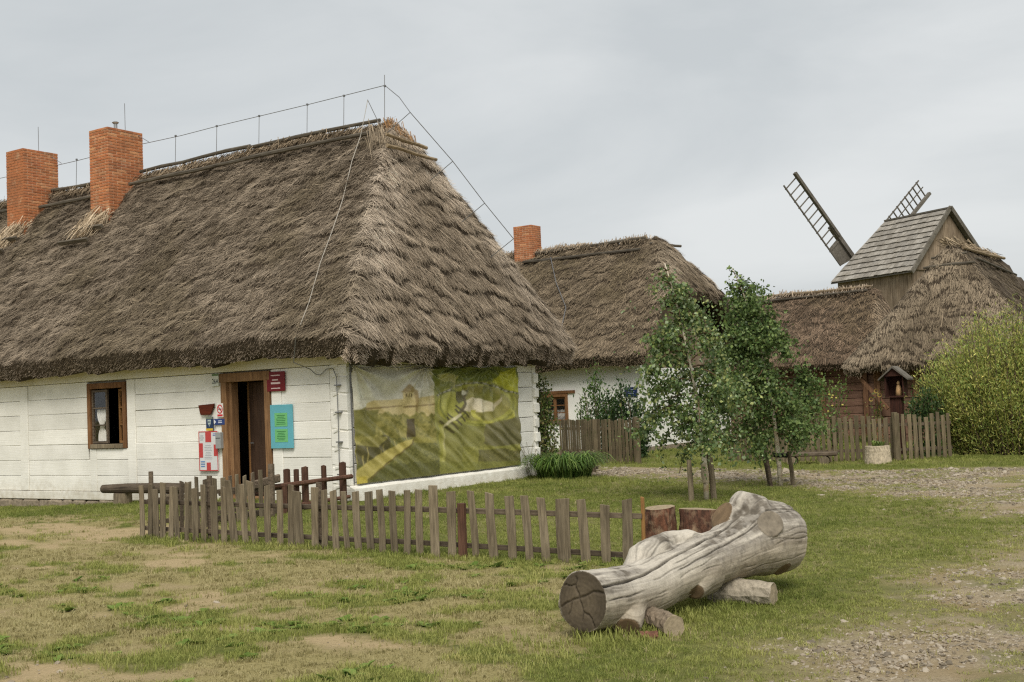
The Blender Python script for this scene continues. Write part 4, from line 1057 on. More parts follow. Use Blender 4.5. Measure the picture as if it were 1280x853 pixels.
# picture coordinates: the sheets are printed so that the near half is a little wider in the picture
pxu = 30 + 1020*(u*1.0/(0.80 + 0.20*u) * 1.0); pxu = 30 + 1020*(1.28*u/(1 + 0.28*u)); ptop = 57.0; pbot = 785 - 113*(pxu - 40)/1010
pyv = ptop + (pbot - ptop)*(1 - v)
colr = banner_print(pxu, pyv)
cq = colr.reshape(nu, nv, 3)
for _ in range(3):
    cp = np.pad(cq, ((1, 1), (1, 1), (0, 0)), 'edge'); cq = (cp[1:-1, 1:-1]*2 + cp[:-2, 1:-1] + cp[2:, 1:-1] + cp[1:-1, :-2] + cp[1:-1, 2:])/6
colr = cq.reshape(-1, 3)
# cloth folds: radiating from the hanging points and hanging swags
fold = np.zeros_like(u)
yy_ = BY0 + u*(BY1 - BY0); dz = (1 - v)*(BZ1 - BZ0)
for k_, (uc, amp) in enumerate(((0.005, 1.2), (0.40, 0.9), (0.575, 0.7), (0.62, 0.6), (0.76, 1.1), (0.84, 0.7), (0.995, 0.9))):
    dx = (u - uc)*(BY1 - BY0); rr = np.hypot(dx, dz) + 0.05; th = np.arctan2(dx, dz)
    fold += amp*0.05*np.sin(th*(11 + 3*(k_ % 3)) + k_)*np.exp(-rr/1.1)*np.clip(rr/0.25, 0, 1)
wr = fbm(u*9 + 4*v, v*3, s=77) - 0.5
fold += 0.04*wr + 0.016*np.sin((u*7 + v*5 + 0.8*wr)*9)*np.exp(-((v - 0.25)/0.3)**2)
for k_ in range(7):
    a0 = -0.15 + k_*0.16; l = u - a0 - 0.35*(1 - v)*(1 if k_ % 2 else 1.4)
    fold += 0.02*np.exp(-(l/0.011)**2)*sstep(0.85, 0.3, v)*(0.4 + 0.6*vnoise(v*6, v*0 + k_))
sagz = -0.035*np.abs(np.sin(u*math.pi*6))*sstep(0.9, 1.0, v)
xb = XG + 0.045 + np.clip(fold + 0.02, -0.03, 0.13)
V = np.stack([xb, yy_ + 0.01*np.sin(v*6), BZ0 + v*(BZ1 - BZ0) + sagz], 1)
i = (np.arange(nu - 1)[:, None]*nv + np.arange(nv - 1)[None, :]).ravel()
bmt = m_attr('printed_vinyl', 0.42, 0.0, spec=0.45)
ban = mesh_np('banner', V, np.stack([i, i + nv, i + nv + 1, i + 1], 1), bmt, None, col=colr, smooth=True)
tag(ban, 'wrinkled banner printed with a wooden fort and aerial view on the gable', 'banner')
md = ban.modifiers.new('thickness', 'SOLIDIFY'); md.thickness = 0.002; md.offset = -1
for k_, uc in enumerate((0.005, 0.40, 0.575, 0.76, 0.995)):
    MB().tube([(XG + 0.0, BY0 + uc*(BY1 - BY0), BZ1 + 0.02), (XG + 0.06, BY0 + uc*(BY1 - BY0), BZ1 - 0.03)], 0.008, 5).build('tie', MT['wire'], ban)
MB().tube([(XG + 0.02, BY0 - 0.01, BZ0), (XG + 0.02, BY0 - 0.015, BZ1 + 0.03)], 0.012, 5).build('hem_cord', MT['wire'], ban)

# ------------------------------------------------------------------ foreground picket fence
def picket(parent, x, y, z0, z1, w, th, lean=(0, 0), mat='picket', dirx=(1, 0), top=None, name='picket'):
    """board standing at (x,y); dirx = unit vector along its width"""
    dx, dy = dirx; nxv, nyv = -dy, dx
    b = MB(); lv = [0, 0.35, 0.7, 1.0]; rings = []
    wv = [w*random.uniform(0.92, 1.08) for _ in lv]; cur = random.uniform(-0.012, 0.012)
    for q, lam in enumerate(lv):
        zc = z0 + (z1 - z0)*lam; ox = lean[0]*lam + cur*math.sin(lam*3.1); oy = lean[1]*lam
        ww = wv[q]/2
        tl = random.uniform(-0.018, 0.012) if q == 3 else 0; tr = random.uniform(-0.018, 0.012) if q == 3 else 0
        rings.append([(x + dx*(ox - ww) - nxv*th/2 + nxv*oy, y + dy*(ox - ww) - nyv*th/2 + nyv*oy, zc + tl), (x + dx*(ox + ww) - nxv*th/2 + nxv*oy, y + dy*(ox + ww) - nyv*th/2 + nyv*oy, zc + tr),
                      (x + dx*(ox + ww) + nxv*th/2 + nxv*oy, y + dy*(ox + ww) + nyv*th/2 + nyv*oy, zc + tr), (x + dx*(ox - ww) + nxv*th/2 + nxv*oy, y + dy*(ox - ww) + nyv*th/2 + nyv*oy, zc + tl)])
    vs = [p for r_ in rings for p in r_]; fs = [(3, 2, 1, 0), (12, 13, 14, 15)]
    for q in range(3):
        for e in range(4): fs.append((q*4 + e, q*4 + (e + 1) % 4, q*4 + 4 + (e + 1) % 4, q*4 + 4 + e))
    b.add(vs, fs); return b.build(name, MT[mat], parent, bevel=0.004)
FX = [-13.76,-13.59,-13.44,-13.3,-13.14,-12.99,-12.81,-12.65,-12.5,-12.29,-12.12,-11.9,-11.68,-11.49,-11.26,-11.05,-10.86,-10.7,-10.46,-10.31,-10.12,-9.93,-9.75,-9.55,-9.36,-9.16,-8.98,-8.78,-8.56,-8.33,-8.0,-7.75,-7.5,-7.26,-7.04,-6.8,-6.54,-6.3,-6.06]
FW = [.08,.07,.10,.09,.08,.08,.07,.09,.08,.11,.09,.11,.09,.10,.09,.085,.08,.13,.10,.085,.09,.07,.09,.10,.085,.085,.08,.085,.105,.105,.08,.105,.10,.09,.09,.145,.10,.09,.10]
FT = [.76,.77,.70,.79,.74,.74,.80,.72,.77,.77,.75,.83,.78,.82,.77,.72,.78,.70,.74,.72,.71,.70,.70,.70,.72,.72,.72,.73,.77,.71,.73,.70,.68,.67,.66,.65,.65,.59,.65]
ff = thing('picket_fence', 'low weathered grey picket fence across the yard in front of the cottage', 'fence', (-9.9, 10.95, 0))
for k_, (x, w, tp) in enumerate(zip(FX, FW, FT)):
    yb = 10.93 + 0.02*math.sin(x*3)
    picket(ff, x, yb - 0.03, -0.10, tp, w*1.12, 0.024, (random.uniform(-0.05, 0.05) - (0.06 if k_ in (11, 12, 13) else 0), random.uniform(-0.02, 0.02)))
for (xa, xb) in ((-13.85, -11.6), (-11.65, -9.2), (-9.25, -5.9)):
    for z_, sl in ((0.52, -0.05), (0.16, -0.10)):
        za = z_ + sl*(xa + 13.85)/8 + random.uniform(-.01, .01); zb = z_ + sl*(xb + 13.85)/8
        MB().bar((xa, 10.965 + 0.005*random.random(), za), (xb, 10.965, zb), 0.035, 0.06).build('rail', MT['rail'], ff, bevel=0.006, jitter=0.003)
for x, r_, tp, mt in ((-13.67, .035, .94, 'rail'), (-12.47, .04, .88, 'rail'), (-10.47, .04, .80, 'rail'), (-8.17, .055, .58, 'redwood')):
    MB().tube([(x, 11.0 if mt == 'rail' else 10.89, -0.2), (x + 0.01, 11.0 if mt == 'rail' else 10.89, tp)], [r_, r_*0.95], 8).build('post', MT[mt], ff, smooth=False)
picket(ff, -5.93, 11.0, -0.1, 0.66, 0.035, 0.03, (0.03, 0), 'orange_wood', name='batten')
picket(ff, -8.38, 11.02, -0.1, 0.62, 0.03, 0.03, (0.0, 0), 'orange_wood', name='batten')

# older fence from its left end back to the cottage corner
fb = thing('yard_fence', 'old picket fence running back from the corner towards the cottage door', 'fence', (-14.3, 12.5, 0))
P0, P1 = Vector((-13.95, 11.2, 0)), Vector((-14.28, 13.75, 0))
dv = (P1 - P0).normalized()
for k_ in range(14):
    p = P0.lerp(P1, (k_ + 0.5)/14)
    picket(fb, p.x, p.y, -0.1, random.uniform(0.66, 0.80), random.uniform(0.07, 0.10), 0.024, (random.uniform(-.03, .03), random.uniform(-.02, .02)), 'picket' if k_ % 3 else 'rail', (dv.x, dv.y))
for z_ in (0.50, 0.18):
    MB().bar(P0 + Vector((-.04, 0, z_)), P1 + Vector((-.04, 0, z_ + 0.02)), 0.035, 0.065).build('rail', MT['rail'], fb, bevel=0.006)
MB().tube([(-14.23, 13.85, -0.2), (-14.22, 13.86, 0.86)], [0.06, 0.055], 8).build('post', MT['rail'], fb)
ga = thing('garden_gate', 'low gate of rough split boards beside the cottage door', 'gate', (-14.3, 14.2, 0))
MB().hexa([(-14.52, 13.45, 0.44), (-14.47, 13.45, 0.44), (-14.37, 14.22, 0.54), (-14.42, 14.22, 0.54), (-14.52, 13.45, 0.56), (-14.47, 13.45, 0.56), (-14.37, 14.22, 0.67), (-14.42, 14.22, 0.67)]).build('split_board', MT['rail'], ga, bevel=0.015, jitter=0.008)
MB().bar((-14.5, 12.9, 0.06), (-14.55, 15.2, 0.06), 0.04, 0.10).build('split_board', MT['rail'], ga, bevel=0.012, jitter=0.006)
MB().bar((-14.52, 13.0, 0.46), (-14.48, 14.3, 0.44), 0.04, 0.09).build('split_board', MT['rail'], ga, bevel=0.012, jitter=0.006)
MB().tube([(-14.46, 14.35, -0.2), (-14.45, 14.35, 0.46)], 0.06, 8).build('post', MT['redwood'], ga)
fr = thing('red_post_fence', 'short red brown post and rail fence by the cottage corner', 'fence', (-14.6, 15.3, 0))
for k_, (y_, x_, w, tp) in enumerate(((14.50, -14.52, .105, .73), (14.77, -14.56, .07, .71), (15.0, -14.58, .11, .73), (15.58, -14.68, .07, .72), (16.13, -14.74, .12, .74))):
    MB().hexa([(x_ - w/2, y_ - 0.04, -0.2), (x_ + w/2, y_ - 0.04, -0.2), (x_ + w/2, y_ + 0.04, -0.2), (x_ - w/2, y_ + 0.04, -0.2),
               (x_ - w/2, y_ - 0.04, tp), (x_ + w/2, y_ - 0.04, tp + 0.02), (x_ + w/2, y_ + 0.04, tp), (x_ - w/2, y_ + 0.04, tp - 0.02)]).build('post', MT['redwood'], fr, bevel=0.01, jitter=0.006)
MB().tube([(-14.44, 14.1, 0.47), (-14.5, 14.9, 0.47), (-14.6, 15.6, 0.475), (-14.64, 16.25, 0.48)], [0.04, 0.045, 0.04, 0.045], 8).build('rail', MT['redwood'], fr)
MB().tube([(-14.5, 14.4, 0.10), (-14.66, 16.2, 0.12)], 0.035, 7).build('rail', MT['redwood'], fr)

# log bench against the cottage wall
bh = thing('wall_bench', 'log bench against the white cottage wall left of the door', 'bench', (-19.9, 15.95, 0))
g0 = -0.1
MB().tube([(-21.30, 15.92, 0.235), (-20.6, 15.95, 0.25), (-19.4, 15.98, 0.26), (-18.8, 15.98, 0.26)], [0.09, 0.105, 0.11, 0.10], 12, m=0).build('seat_log', MT['rail'], bh)
for x_ in (-20.75, -19.2): MB().tube([(x_, 15.98, -0.35), (x_, 15.98, 0.15)], [0.20, 0.19], 12).build('leg', MT['picket'], bh)

# ------------------------------------------------------------------ the big fallen trunk
def log_mesh():
    ax = np.array([(-4.39,7.23,.285),(-4.34,7.60,.265),(-4.31,7.95,.265),(-4.24,8.45,.33),(-4.11,9.02,.40),(-4.00,9.42,.47),(-3.90,9.74,.46)])
    rd = [.213,.200,.195,.205,.218,.315,.285]
    b = MB()
    def tube_(pts, r, n=28): b.tube(pts, r, n)
    # main stem, finely sampled
    ts = np.linspace(0, len(ax) - 1, 46); pts = []; rr = []
    for t_ in ts:
        i_ = min(int(t_), len(ax) - 2); f_ = t_ - i_
        p0, p1, p2, p3 = ax[max(i_-1,0)], ax[i_], ax[i_+1], ax[min(i_+2,len(ax)-1)]
        pts.append(0.5*((2*p1) + (-p0+p2)*f_ + (2*p0-5*p1+4*p2-p3)*f_**2 + (-p0+3*p1-3*p2+p3)*f_**3)); rr.append(np.interp(t_, range(len(rd)), rd))
    tube_(pts, rr, 36)
    stubs = []
    def stub(a, e, r0, r1, n=20):
        a = np.array(a); e = np.array(e); tube_([a, a*0.45 + e*0.55, e], [r0, (r0 + r1)/2*0.93, r1], n); stubs.append((e, (e - a)/np.linalg.norm(e - a), r1))
    ends = [(np.array(pts[0]), -(np.array(pts[1]) - pts[0])/np.linalg.norm(np.array(pts[1]) - pts[0]), rr[0])]
    stub((-4.32, 7.74, .25), (-4.17, 7.46, .07), .19, .086)             # low stub near the cut end
    stub((-4.18, 8.62, .30), (-4.09, 8.41, .185), .235, .064)             # underside stub
    stub((-3.97, 9.54, .44), (-3.79, 9.45, .225), .24, .075)              # far underside stub
    stub((-3.98, 9.46, .53), (-3.79, 9.25, .63), .20, .108)              # sawn branch facing the camera
    stub((-3.98, 9.52, .42), (-4.19, 9.18, .70), .285, .12)              # raised fork stub
    tube_([(-3.98, 9.45, .50), (-4.05, 9.38, .72), (-4.10, 9.30, .84)], [.28, .19, .07], 20)
    # worn flange along the back edge
    tube_([(-4.42, 7.95, .34), (-4.39, 8.14, .44), (-4.35, 8.34, .51), (-4.33, 8.48, .565), (-4.27, 8.68, .52), (-4.20, 8.9, .46)], [.07, .13, .11, .075, .11, .10], 16)
    tube_([(-3.95, 9.62, .50), (-3.88, 9.80, .46)], [.24, .20], 24); tube_([(-3.88, 9.78, .46), (-3.85, 9.90, .45)], [.20, .10], 24)
    me = bpy.data.meshes.new('tmp'); me.from_pydata(b.v, [], b.f); bmx = bmesh.new(); bmx.from_mesh(me); bmesh.ops.recalc_face_normals(bmx, faces=bmx.faces); bmx.to_mesh(me); bmx.free()
    o = bpy.data.objects.new('tmp', me); COL.objects.link(o)
    r_ = o.modifiers.new('r', 'REMESH'); r_.mode = 'VOXEL'; r_.voxel_size = 0.0072
    s_ = o.modifiers.new('s', 'SMOOTH'); s_.factor = 0.5; s_.iterations = 7
    bpy.context.view_layer.update()
    m2 = bpy.data.meshes.new_from_object(o.evaluated_get(bpy.context.evaluated_depsgraph_get()))
    bpy.data.objects.remove(o)
    nv_ = len(m2.vertices); co = np.zeros(nv_*3, np.float32); m2.vertices.foreach_get('co', co); co = co.reshape(-1, 3).astype(float)
    no = np.zeros(nv_*3, np.float32); m2.vertices.foreach_get('normal', no); no = no.reshape(-1, 3).astype(float)
    # coordinates along and around the stem
    P_ = np.array(pts); d2 = ((co[:, None, :] - P_[None])**2).sum(2); k_ = d2.argmin(1)
    k0 = np.clip(k_, 1, len(P_) - 2); T = P_[k0 + 1] - P_[k0 - 1]; T /= np.linalg.norm(T, axis=1)[:, None]
    rel = co - P_[k_]; along = (rel*T).sum(1); arc = np.concatenate([[0], np.cumsum(np.linalg.norm(np.diff(P_, axis=0), axis=1))])
    s = arc[k_] + along
    up = np.array([0, 0, 1.0]); sx = np.cross(T, up); sx /= np.linalg.norm(sx, axis=1)[:, None]; uu = np.cross(sx, T)
    rp = rel - along[:, None]*T; th = np.arctan2((rp*sx).sum(1), (rp*uu).sum(1))       # 0 = top, + towards the camera
    rad = np.linalg.norm(rp, axis=1)
    # end grain masks
    cut = np.zeros(nv_); endm = np.zeros(nv_)
    for (e, d, r1) in stubs:
        q = co - e; h = (q*d).sum(1); lat = np.linalg.norm(q - h[:, None]*d, axis=1)
        cut = np.maximum(cut, ((h > -0.014) & (lat < r1*1.05) & ((no*d).sum(1) > 0.6)).astype(float))
    e, d, r1 = ends[0]; q = co - e; h = (q*d).sum(1); lat = np.linalg.norm(q - h[:, None]*d, axis=1)
    endm = ((h > -0.012) & ((no*d).sum(1) > 0.6)).astype(float)
    # cracks cut into the surface
    def crack(s0, s1, f, width, depth):
        c = f(s) + 0.022*np.sin(s*6) + 0.012*np.sin(s*23 + 1); dd = np.abs((th - c + np.pi) % (2*np.pi) - np.pi)*np.maximum(rad, 0.05)
        w = np.exp(-(dd/width)**2)*sstep(s0 - 0.05, s0 + 0.05, s)*sstep(s1 + 0.1, s1 - 0.2, s); return w*depth, w
    dep = np.zeros(nv_); dark = np.zeros(nv_)
    for a in ((-0.05, 1.85, lambda q: 1.0 - 0.42*q, 0.0075, 0.04), (1.0, 2.25, lambda q: 1.45 - 0.32*q, 0.005, 0.018), (0.05, 0.5, lambda q: 1.5 - 0.3*q, 0.005, 0.012),
              (1.0, 1.5, lambda q: 1.15 - 0.3*q, 0.004, 0.008), (2.2, 2.9, lambda q: 0.55 + 0*q, 0.006, 0.02)):
        dd_, w = crack(*a); dep = np.maximum(dep, dd_); dark = np.maximum(dark, w)
    noend = (1 - endm)*(1 - cut)
    rc = np.random.default_rng(77); fine = np.zeros(nv_)
    for k_ in range(46):
        s0 = rc.uniform(0, 2.4); ln_ = rc.uniform(0.15, 0.7); t0 = rc.uniform(-1.6, 2.4); sl_ = rc.normal(-0.15, 0.15)
        c_ = t0 + sl_*(s - s0) + 0.03*np.sin(s*17 + k_); dd_ = np.abs((th - c_ + np.pi) % (2*np.pi) - np.pi)*np.maximum(rad, 0.05)
        fine = np.maximum(fine, np.exp(-(dd_/0.0042)**2)*sstep(s0, s0 + 0.08, s)*sstep(s0 + ln_, s0 + ln_ - 0.12, s)*rc.uniform(0.4, 1.0))
    dep = np.maximum(dep, fine*0.011)
    co2 = co - no*(dep*noend)[:, None]
    gr = fbm(s*3.0, np.cos(th)*9, np.sin(th)*9, 4, 5) - 0.5; lump = fbm(co[:, 0]*5, co[:, 1]*5, co[:, 2]*5, 3, 8) - 0.5
    co2 = co2 + no*((gr*0.006 + lump*0.042 + 0.016*(fbm(co[:, 0]*2.2, co[:, 1]*2.2, co[:, 2]*2.2, 2, 9) - 0.5)*2)*noend)[:, None]
    # radial checks on the sawn face
    ea = np.arctan2((q @ np.array([0, 0, 1.0])), (q @ np.array([1.0, -0.2, 0]))); 
    chk = np.zeros(nv_)
    rx_ = np.array([1.0, -0.2, 0]); rx_ /= np.linalg.norm(rx_); ex_ = (q @ rx_)/r1 + 0.10*(vnoise(co[:, 0]*24, co[:, 1]*24, co[:, 2]*24, 31) - 0.5); ez_ = q[:, 2]/r1 + 0.10*(vnoise(co[:, 0]*24, co[:, 1]*24, co[:, 2]*24, 32) - 0.5)
    for pl, wd_ in (([(-.95, -.30), (-.45, .02), (-.15, .08), (.4, .30), (1.0, .36)], .030), ([(-.15, .08), (-.32, .5), (-.25, .72)], .03), ([(-.15, .08), (.05, -.35), (0.0, -.62)], .026),
                    ([(-.8, .45), (-.5, .5), (-.32, .5)], .022), ([(.05, -.35), (.4, -.55), (.45, -.85)], .022), ([(-.45, .02), (-.6, -.5)], .02)):
        chk = np.maximum(chk, np.exp(-(dline(ex_, ez_, pl)/wd_)**2))
    co2 = co2 - no*(endm*chk*0.012 + endm*0.004*(vnoise(co[:, 0]*40, co[:, 1]*40, co[:, 2]*40, 3)))[:, None]
    # colours
    base = lin((190, 182, 167)); grey = lin((144, 137, 126)); dirty = lin((96, 88, 76)); brown = lin((158, 142, 114))
    n_a = fbm(s*2.2, np.cos(th)*11, np.sin(th)*11, 5, 15); n_b = fbm(co[:, 0]*3, co[:, 1]*3, co[:, 2]*3, 4, 16); n_c = fbm(co[:, 0]*22, co[:, 1]*22, co[:, 2]*22, 3, 17)
    w1_ = sstep(0.38, 0.70, n_a*0.55 + n_b*0.45)[:, None]; C_ = base*(1 - w1_) + grey*w1_
    w2_ = (sstep(0.42, 0.66, n_b*0.6 + n_a*0.4)*sstep(0.34, 0.58, n_c)*0.95*sstep(1.9, 0.2, np.abs(th)))[:, None]; C_ = C_*(1 - w2_) + dirty*w2_
    w3_ = (sstep(1.0, 1.9, np.abs(th))*0.45)[:, None]; C_ = C_*(1 - w3_) + brown*w3_
    C_ = C_*(0.86 + 0.3*n_c)[:, None]
    C_ = C_*(1 - 0.75*dark*noend)[:, None]*(1 - 0.62*fine*noend)[:, None]
    spot = fbm(co[:, 0]*34, co[:, 1]*34, co[:, 2]*34, 2, 19); C_ = C_*(1 - 0.22*sstep(0.60, 0.74, spot)*sstep(0.40, 0.60, n_b)*noend)[:, None]
    ring_ = 0.5 + 0.5*np.sin(lat*210 + 3*vnoise(co[:, 0]*9, co[:, 1]*9, co[:, 2]*9, 5))
    endc = lin((104, 92, 74))*(0.55 + 0.5*fbm(co[:, 0]*9, co[:, 1]*9, co[:, 2]*9, 3, 25) + 0.12*ring_)[:, None]
    endc = endc*(1 - 0.40*chk)[:, None]*(0.75 + 0.35*sstep(0.9, 0.4, lat/r1))[:, None]
    C_ = C_*(1 - endm[:, None]) + endc*endm[:, None]
    cutc = lin((118, 98, 74))*(0.6 + 0.7*n_c)[:, None]; big = (np.abs(co - np.array((-3.79, 9.25, .63))).max(1) < 0.16)
    cutc = np.where(big[:, None], lin((132, 122, 106))*(0.5 + 0.8*n_c)[:, None], cutc)
    C_ = C_*(1 - cut[:, None]) + cutc*cut[:, None]
    m2.vertices.foreach_set('co', co2.astype(np.float32).ravel())
    a = m2.color_attributes.new('Col', 'FLOAT_COLOR', 'POINT'); c4 = np.ones((nv_, 4), np.float32); c4[:, :3] = np.clip(C_, 0, 0.85); a.data.foreach_set('color', c4.ravel())
    a = m2.attributes.new('grain', 'FLOAT_VECTOR', 'POINT'); a.data.foreach_set('vector', np.stack([s*1.6, np.cos(th)*14*np.where(noend > 0, 1, 0), np.sin(th)*14*np.where(noend > 0, 1, 0)], 1).astype(np.float32).ravel())
    m2.polygons.foreach_set('use_smooth', np.ones(len(m2.polygons), bool)); m2.update()
    m, t, bs = new_mat('bleached_trunk')
    ca = t.nodes.new('ShaderNodeAttribute'); ca.attribute_name = 'Col'; ga_ = t.nodes.new('ShaderNodeAttribute'); ga_.attribute_name = 'grain'
    g = noise(t, 2.6, vec=ga_.outputs['Vector'], detail=7, rough=0.7)
    f = noise(t, 60.0, detail=4)
    c = mixc(t, 1.0, ca.outputs['Color'], ramp(t, g, 0.3, 0.7, (0.84,)*3, (1.10,)*3), 'MULTIPLY')
    c = mixc(t, 1.0, c, ramp(t, f, 0.25, 0.7, (0.82,)*3, (1.08,)*3), 'MULTIPLY')
    L(t, c, bs.inputs['Base Color']); bs.inputs['Roughness'].default_value = 0.85; bump(t, bs, g, 0.4, 0.008)
    m2.materials.clear(); m2.materials.append(m)
    return m2
lo = reg(bpy.data.objects.new('fallen_log', log_mesh()), None, (0, 0, 0))
tag(lo, 'thick bleached fallen trunk with sawn end and branch stubs on the grass', 'log')
def small_log(name, pts, rad, label, cat='log', cut=(150, 136, 112), barkc=(132, 120, 104), n=18, rough=0.03, jit=0.006):
    b = MB(); pv = [Vector(p) for p in pts]; m_ = 12; P2 = []; R2 = []
    for i in range(m_ + 1):
        t_ = i/m_*(len(pv) - 1); k_ = min(int(t_), len(pv) - 2); P2.append(pv[k_].lerp(pv[k_ + 1], t_ - k_)); R2.append(np.interp(t_, range(len(rad)), rad)*random.uniform(1 - rough, 1 + rough))
    b.tube(P2, R2, n, m=0, mcap=1)
    mb_ = m_flat(name + '_bark', barkc, 0.9, 0.35, 16.0, 0.7, map_scale=(2, 2, 1)); mc = m_flat(name + '_cut', cut, 0.9, 0.2, 30.0, 0.3)
    o = b.build(name, [mb_, mc], None, jitter=jit, smooth=False)
    return tag(o, label, cat)
small_log('support_log', [(-4.38, 7.98, .07), (-4.08, 7.76, .075), (-3.87, 7.60, .08)], [.085, .09, .08], 'short round log propping the sawn end of the fallen trunk', barkc=(126, 112, 94))
small_log('knotty_log', [(-4.55, 9.02, .07), (-4.05, 9.0, .10), (-3.70, 9.02, .095)], [.09, .12, .09], 'short knotty pale log under the raised end of the fallen trunk', barkc=(158, 148, 130))
small_log('bark_chunk', [(-4.06, 7.44, .02), (-3.95, 7.50, .025)], [.04, .035], 'small reddish chunk of bark beside the supporting log', 'wood chunk', (110, 76, 58), (112, 78, 62))
def stump(name, x, y, r, h, label, barkc=(112, 72, 54)):
    b = MB(); n = 26; lv = 7; vs = []; fs = []
    prof = [1 + 0.06*math.sin(3*q*6.28/n + x*7) + 0.03*math.sin(7*q*6.28/n) for q in range(n)]
    for i in range(lv):
        f_ = i/(lv - 1)
        for q in range(n):
            a = 6.283*q/n; rr = r*prof[q]*(1.08 - 0.10*f_) + random.uniform(-0.008, 0.008)
            vs.append((x + rr*math.cos(a), y + rr*math.sin(a), -0.1 + (h + 0.1)*f_ + (0.015*math.cos(a + x*9) if i == lv - 1 else 0)))
    for i in range(lv - 1):
        for q in range(n): fs.append((i*n + q, i*n + (q + 1) % n, (i + 1)*n + (q + 1) % n, (i + 1)*n + q))
    b.add(vs, fs)
    b.f.append(tuple((lv - 1)*n + q for q in range(n))); b.mi.append(1)
    m, t, bs = new_mat(name + '_bark')
    g = noise(t, 1.0, map_scale=(22, 22, 7), detail=6, rough=0.7); k_ = noise(t, 9.0)
    c = mixc(t, ramp(t, g, 0.34, 0.62), lin((58, 44, 36)), lin(barkc)); c = mixc(t, ramp(t, k_, 0.5, 0.72), c, lin((146, 122, 98)))
    L(t, c, bs.inputs['Base Color']); bs.inputs['Roughness'].default_value = 0.95; bump(t, bs, g, 1.0, 0.03)
    o = b.build(name, [m, m_flat(name + '_sawn', (150, 134, 108), 0.9, 0.22, 26.0, 0.3)], None)
    return tag(o, label, 'stump')
stump('pine_stump', -6.42, 12.38, 0.175, 0.42, 'upright sawn pine stump with red bark next to the fence end', (122, 82, 62))
stump('wide_pine_stump', -6.05, 12.62, 0.215, 0.385, 'wider sawn stump with reddish bark right behind the fallen trunk', (112, 78, 62))
# ------------------------------------------------------------------ plants
def leaf_mesh(name, pts, size, cols, parent, seed=1, aspect=0.62, droop=0.4, mat='leaf', var=0.22, dirs=None):
    r = np.random.default_rng(seed); n = len(pts); pts = np.asarray(pts)
    d = r.normal(0, 1, (n, 3)); d[:, 2] -= droop*1.6
    if dirs is not None: d = dirs*1.6 + d*0.5
    d /= np.linalg.norm(d, axis=1)[:, None]
    sd = np.cross(d, r.normal(0, 1, (n, 3))); sd /= np.linalg.norm(sd, axis=1)[:, None]
    up = np.cross(sd, d)
    l = (size*r.uniform(0.6, 1.3, n))[:, None]; w = l*aspect/2
    V = np.stack([pts, pts + d*l*0.45 + sd*w + up*l*0.08, pts + d*l, pts + d*l*0.45 - sd*w + up*l*0.08], 1).reshape(-1, 3)
    cc = np.array([lin(c) for c in cols]); k = r.integers(0, len(cols), n)
    cb = cc[k]*np.exp(r.normal(0, var, (n, 1)))
    return mesh_np(name, V, np.arange(4*n).reshape(n, 4), MT[mat], parent, col=np.repeat(cb, 4, axis=0))
def sapling(name, base, top, env, label, seed, nb=46, nl=6500, size=0.062, cols=None, trunk_r=0.042, low=0.24, droop=0.5, lowlean=None):
    r = np.random.default_rng(seed); base = np.array(base, float); top = np.array(top, float); H = top[2] - base[2]
    t_ = thing(name, label, 'tree', tuple(base))
    def trunk(f):
        return base + (top - base)*np.array([f**2.3, f**2.3, f])[None, :].repeat(1, 0)[0] + np.array([0.05*math.sin(f*5 + seed), 0.04*math.sin(f*4), 0])*f
    tp = [trunk(f) for f in np.linspace(0, 1, 14)]
    MB().tube([Vector(p) for p in tp], [trunk_r*(1 - 0.88*f) + 0.004 for f in np.linspace(0, 1, 14)], 9).build('trunk', MT['birch'], t_, smooth=True)
    br = MB(); P_, D_ = [], []
    for i in range(nb):
        f = low + (0.98 - low)*((i + r.uniform(0, 1))/nb)**0.92; az = i*2.4 + r.normal(0, 0.4)
        o = trunk(f); ln = env(f)*r.uniform(0.75, 1.15); up = 0.75 - 0.75*(1 - f) + r.normal(0, 0.12)
        dx = np.array([math.cos(az), math.sin(az), 0])
        pts = []
        for q in np.linspace(0, 1, 7):
            pts.append(o + dx*ln*q*(1 - 0.12*q) + np.array([0, 0, ln*(up*q - (0.55*droop + 0.35*(1 - f))*q*q)]) + r.normal(0, 0.012, 3)*q)
        br.tube([Vector(p) for p in pts], [0.012*(1 - 0.8*q) + 0.002 for q in np.linspace(0, 1, 7)], 4, cap=False)
        # hanging side twigs, each carrying a handful of leaves
        m_ = max(3, int(nl*ln/(nb*0.62)/9))
        q = r.beta(1.7, 1.05, m_); k = np.minimum((q*6).astype(int), 5); fr_ = (q*6 - k)[:, None]
        pa = np.array(pts); c = pa[k]*(1 - fr_) + pa[k + 1]*fr_
        off = r.normal(0, 1, (m_, 3))*np.array([0.12, 0.12, 0.06]); dirn = off*1.6; dirn[:, 2] -= 0.10*droop*2
        for e in range(9):
            P_.append(c + off*0.3 + dirn*(e + 0.5)/9 + r.normal(0, 0.022, (m_, 3)))
    br.build('branches', MT['birch_twig'], t_)
    P_ = np.concatenate(P_)
    # clumping: drop leaves in noise gaps so that the crown opens up
    g = fbm(P_[:, 0]*2.6, P_[:, 1]*2.6, P_[:, 2]*2.6, 3, seed)
    keep = r.uniform(0, 1, len(P_)) < sstep(0.36, 0.50, g)
    leaf_mesh('crown', P_[keep], size, cols or [(92, 114, 66), (78, 100, 58), (108, 128, 80), (140, 154, 116), (116, 134, 72), (154, 160, 100)], t_, seed, 0.78, 0.5)
    return t_
m, t, b = new_mat('birch_bark')
g = noise(t, 1.0, map_scale=(6, 6, 26), detail=5); k = noise(t, 7.0, detail=4)
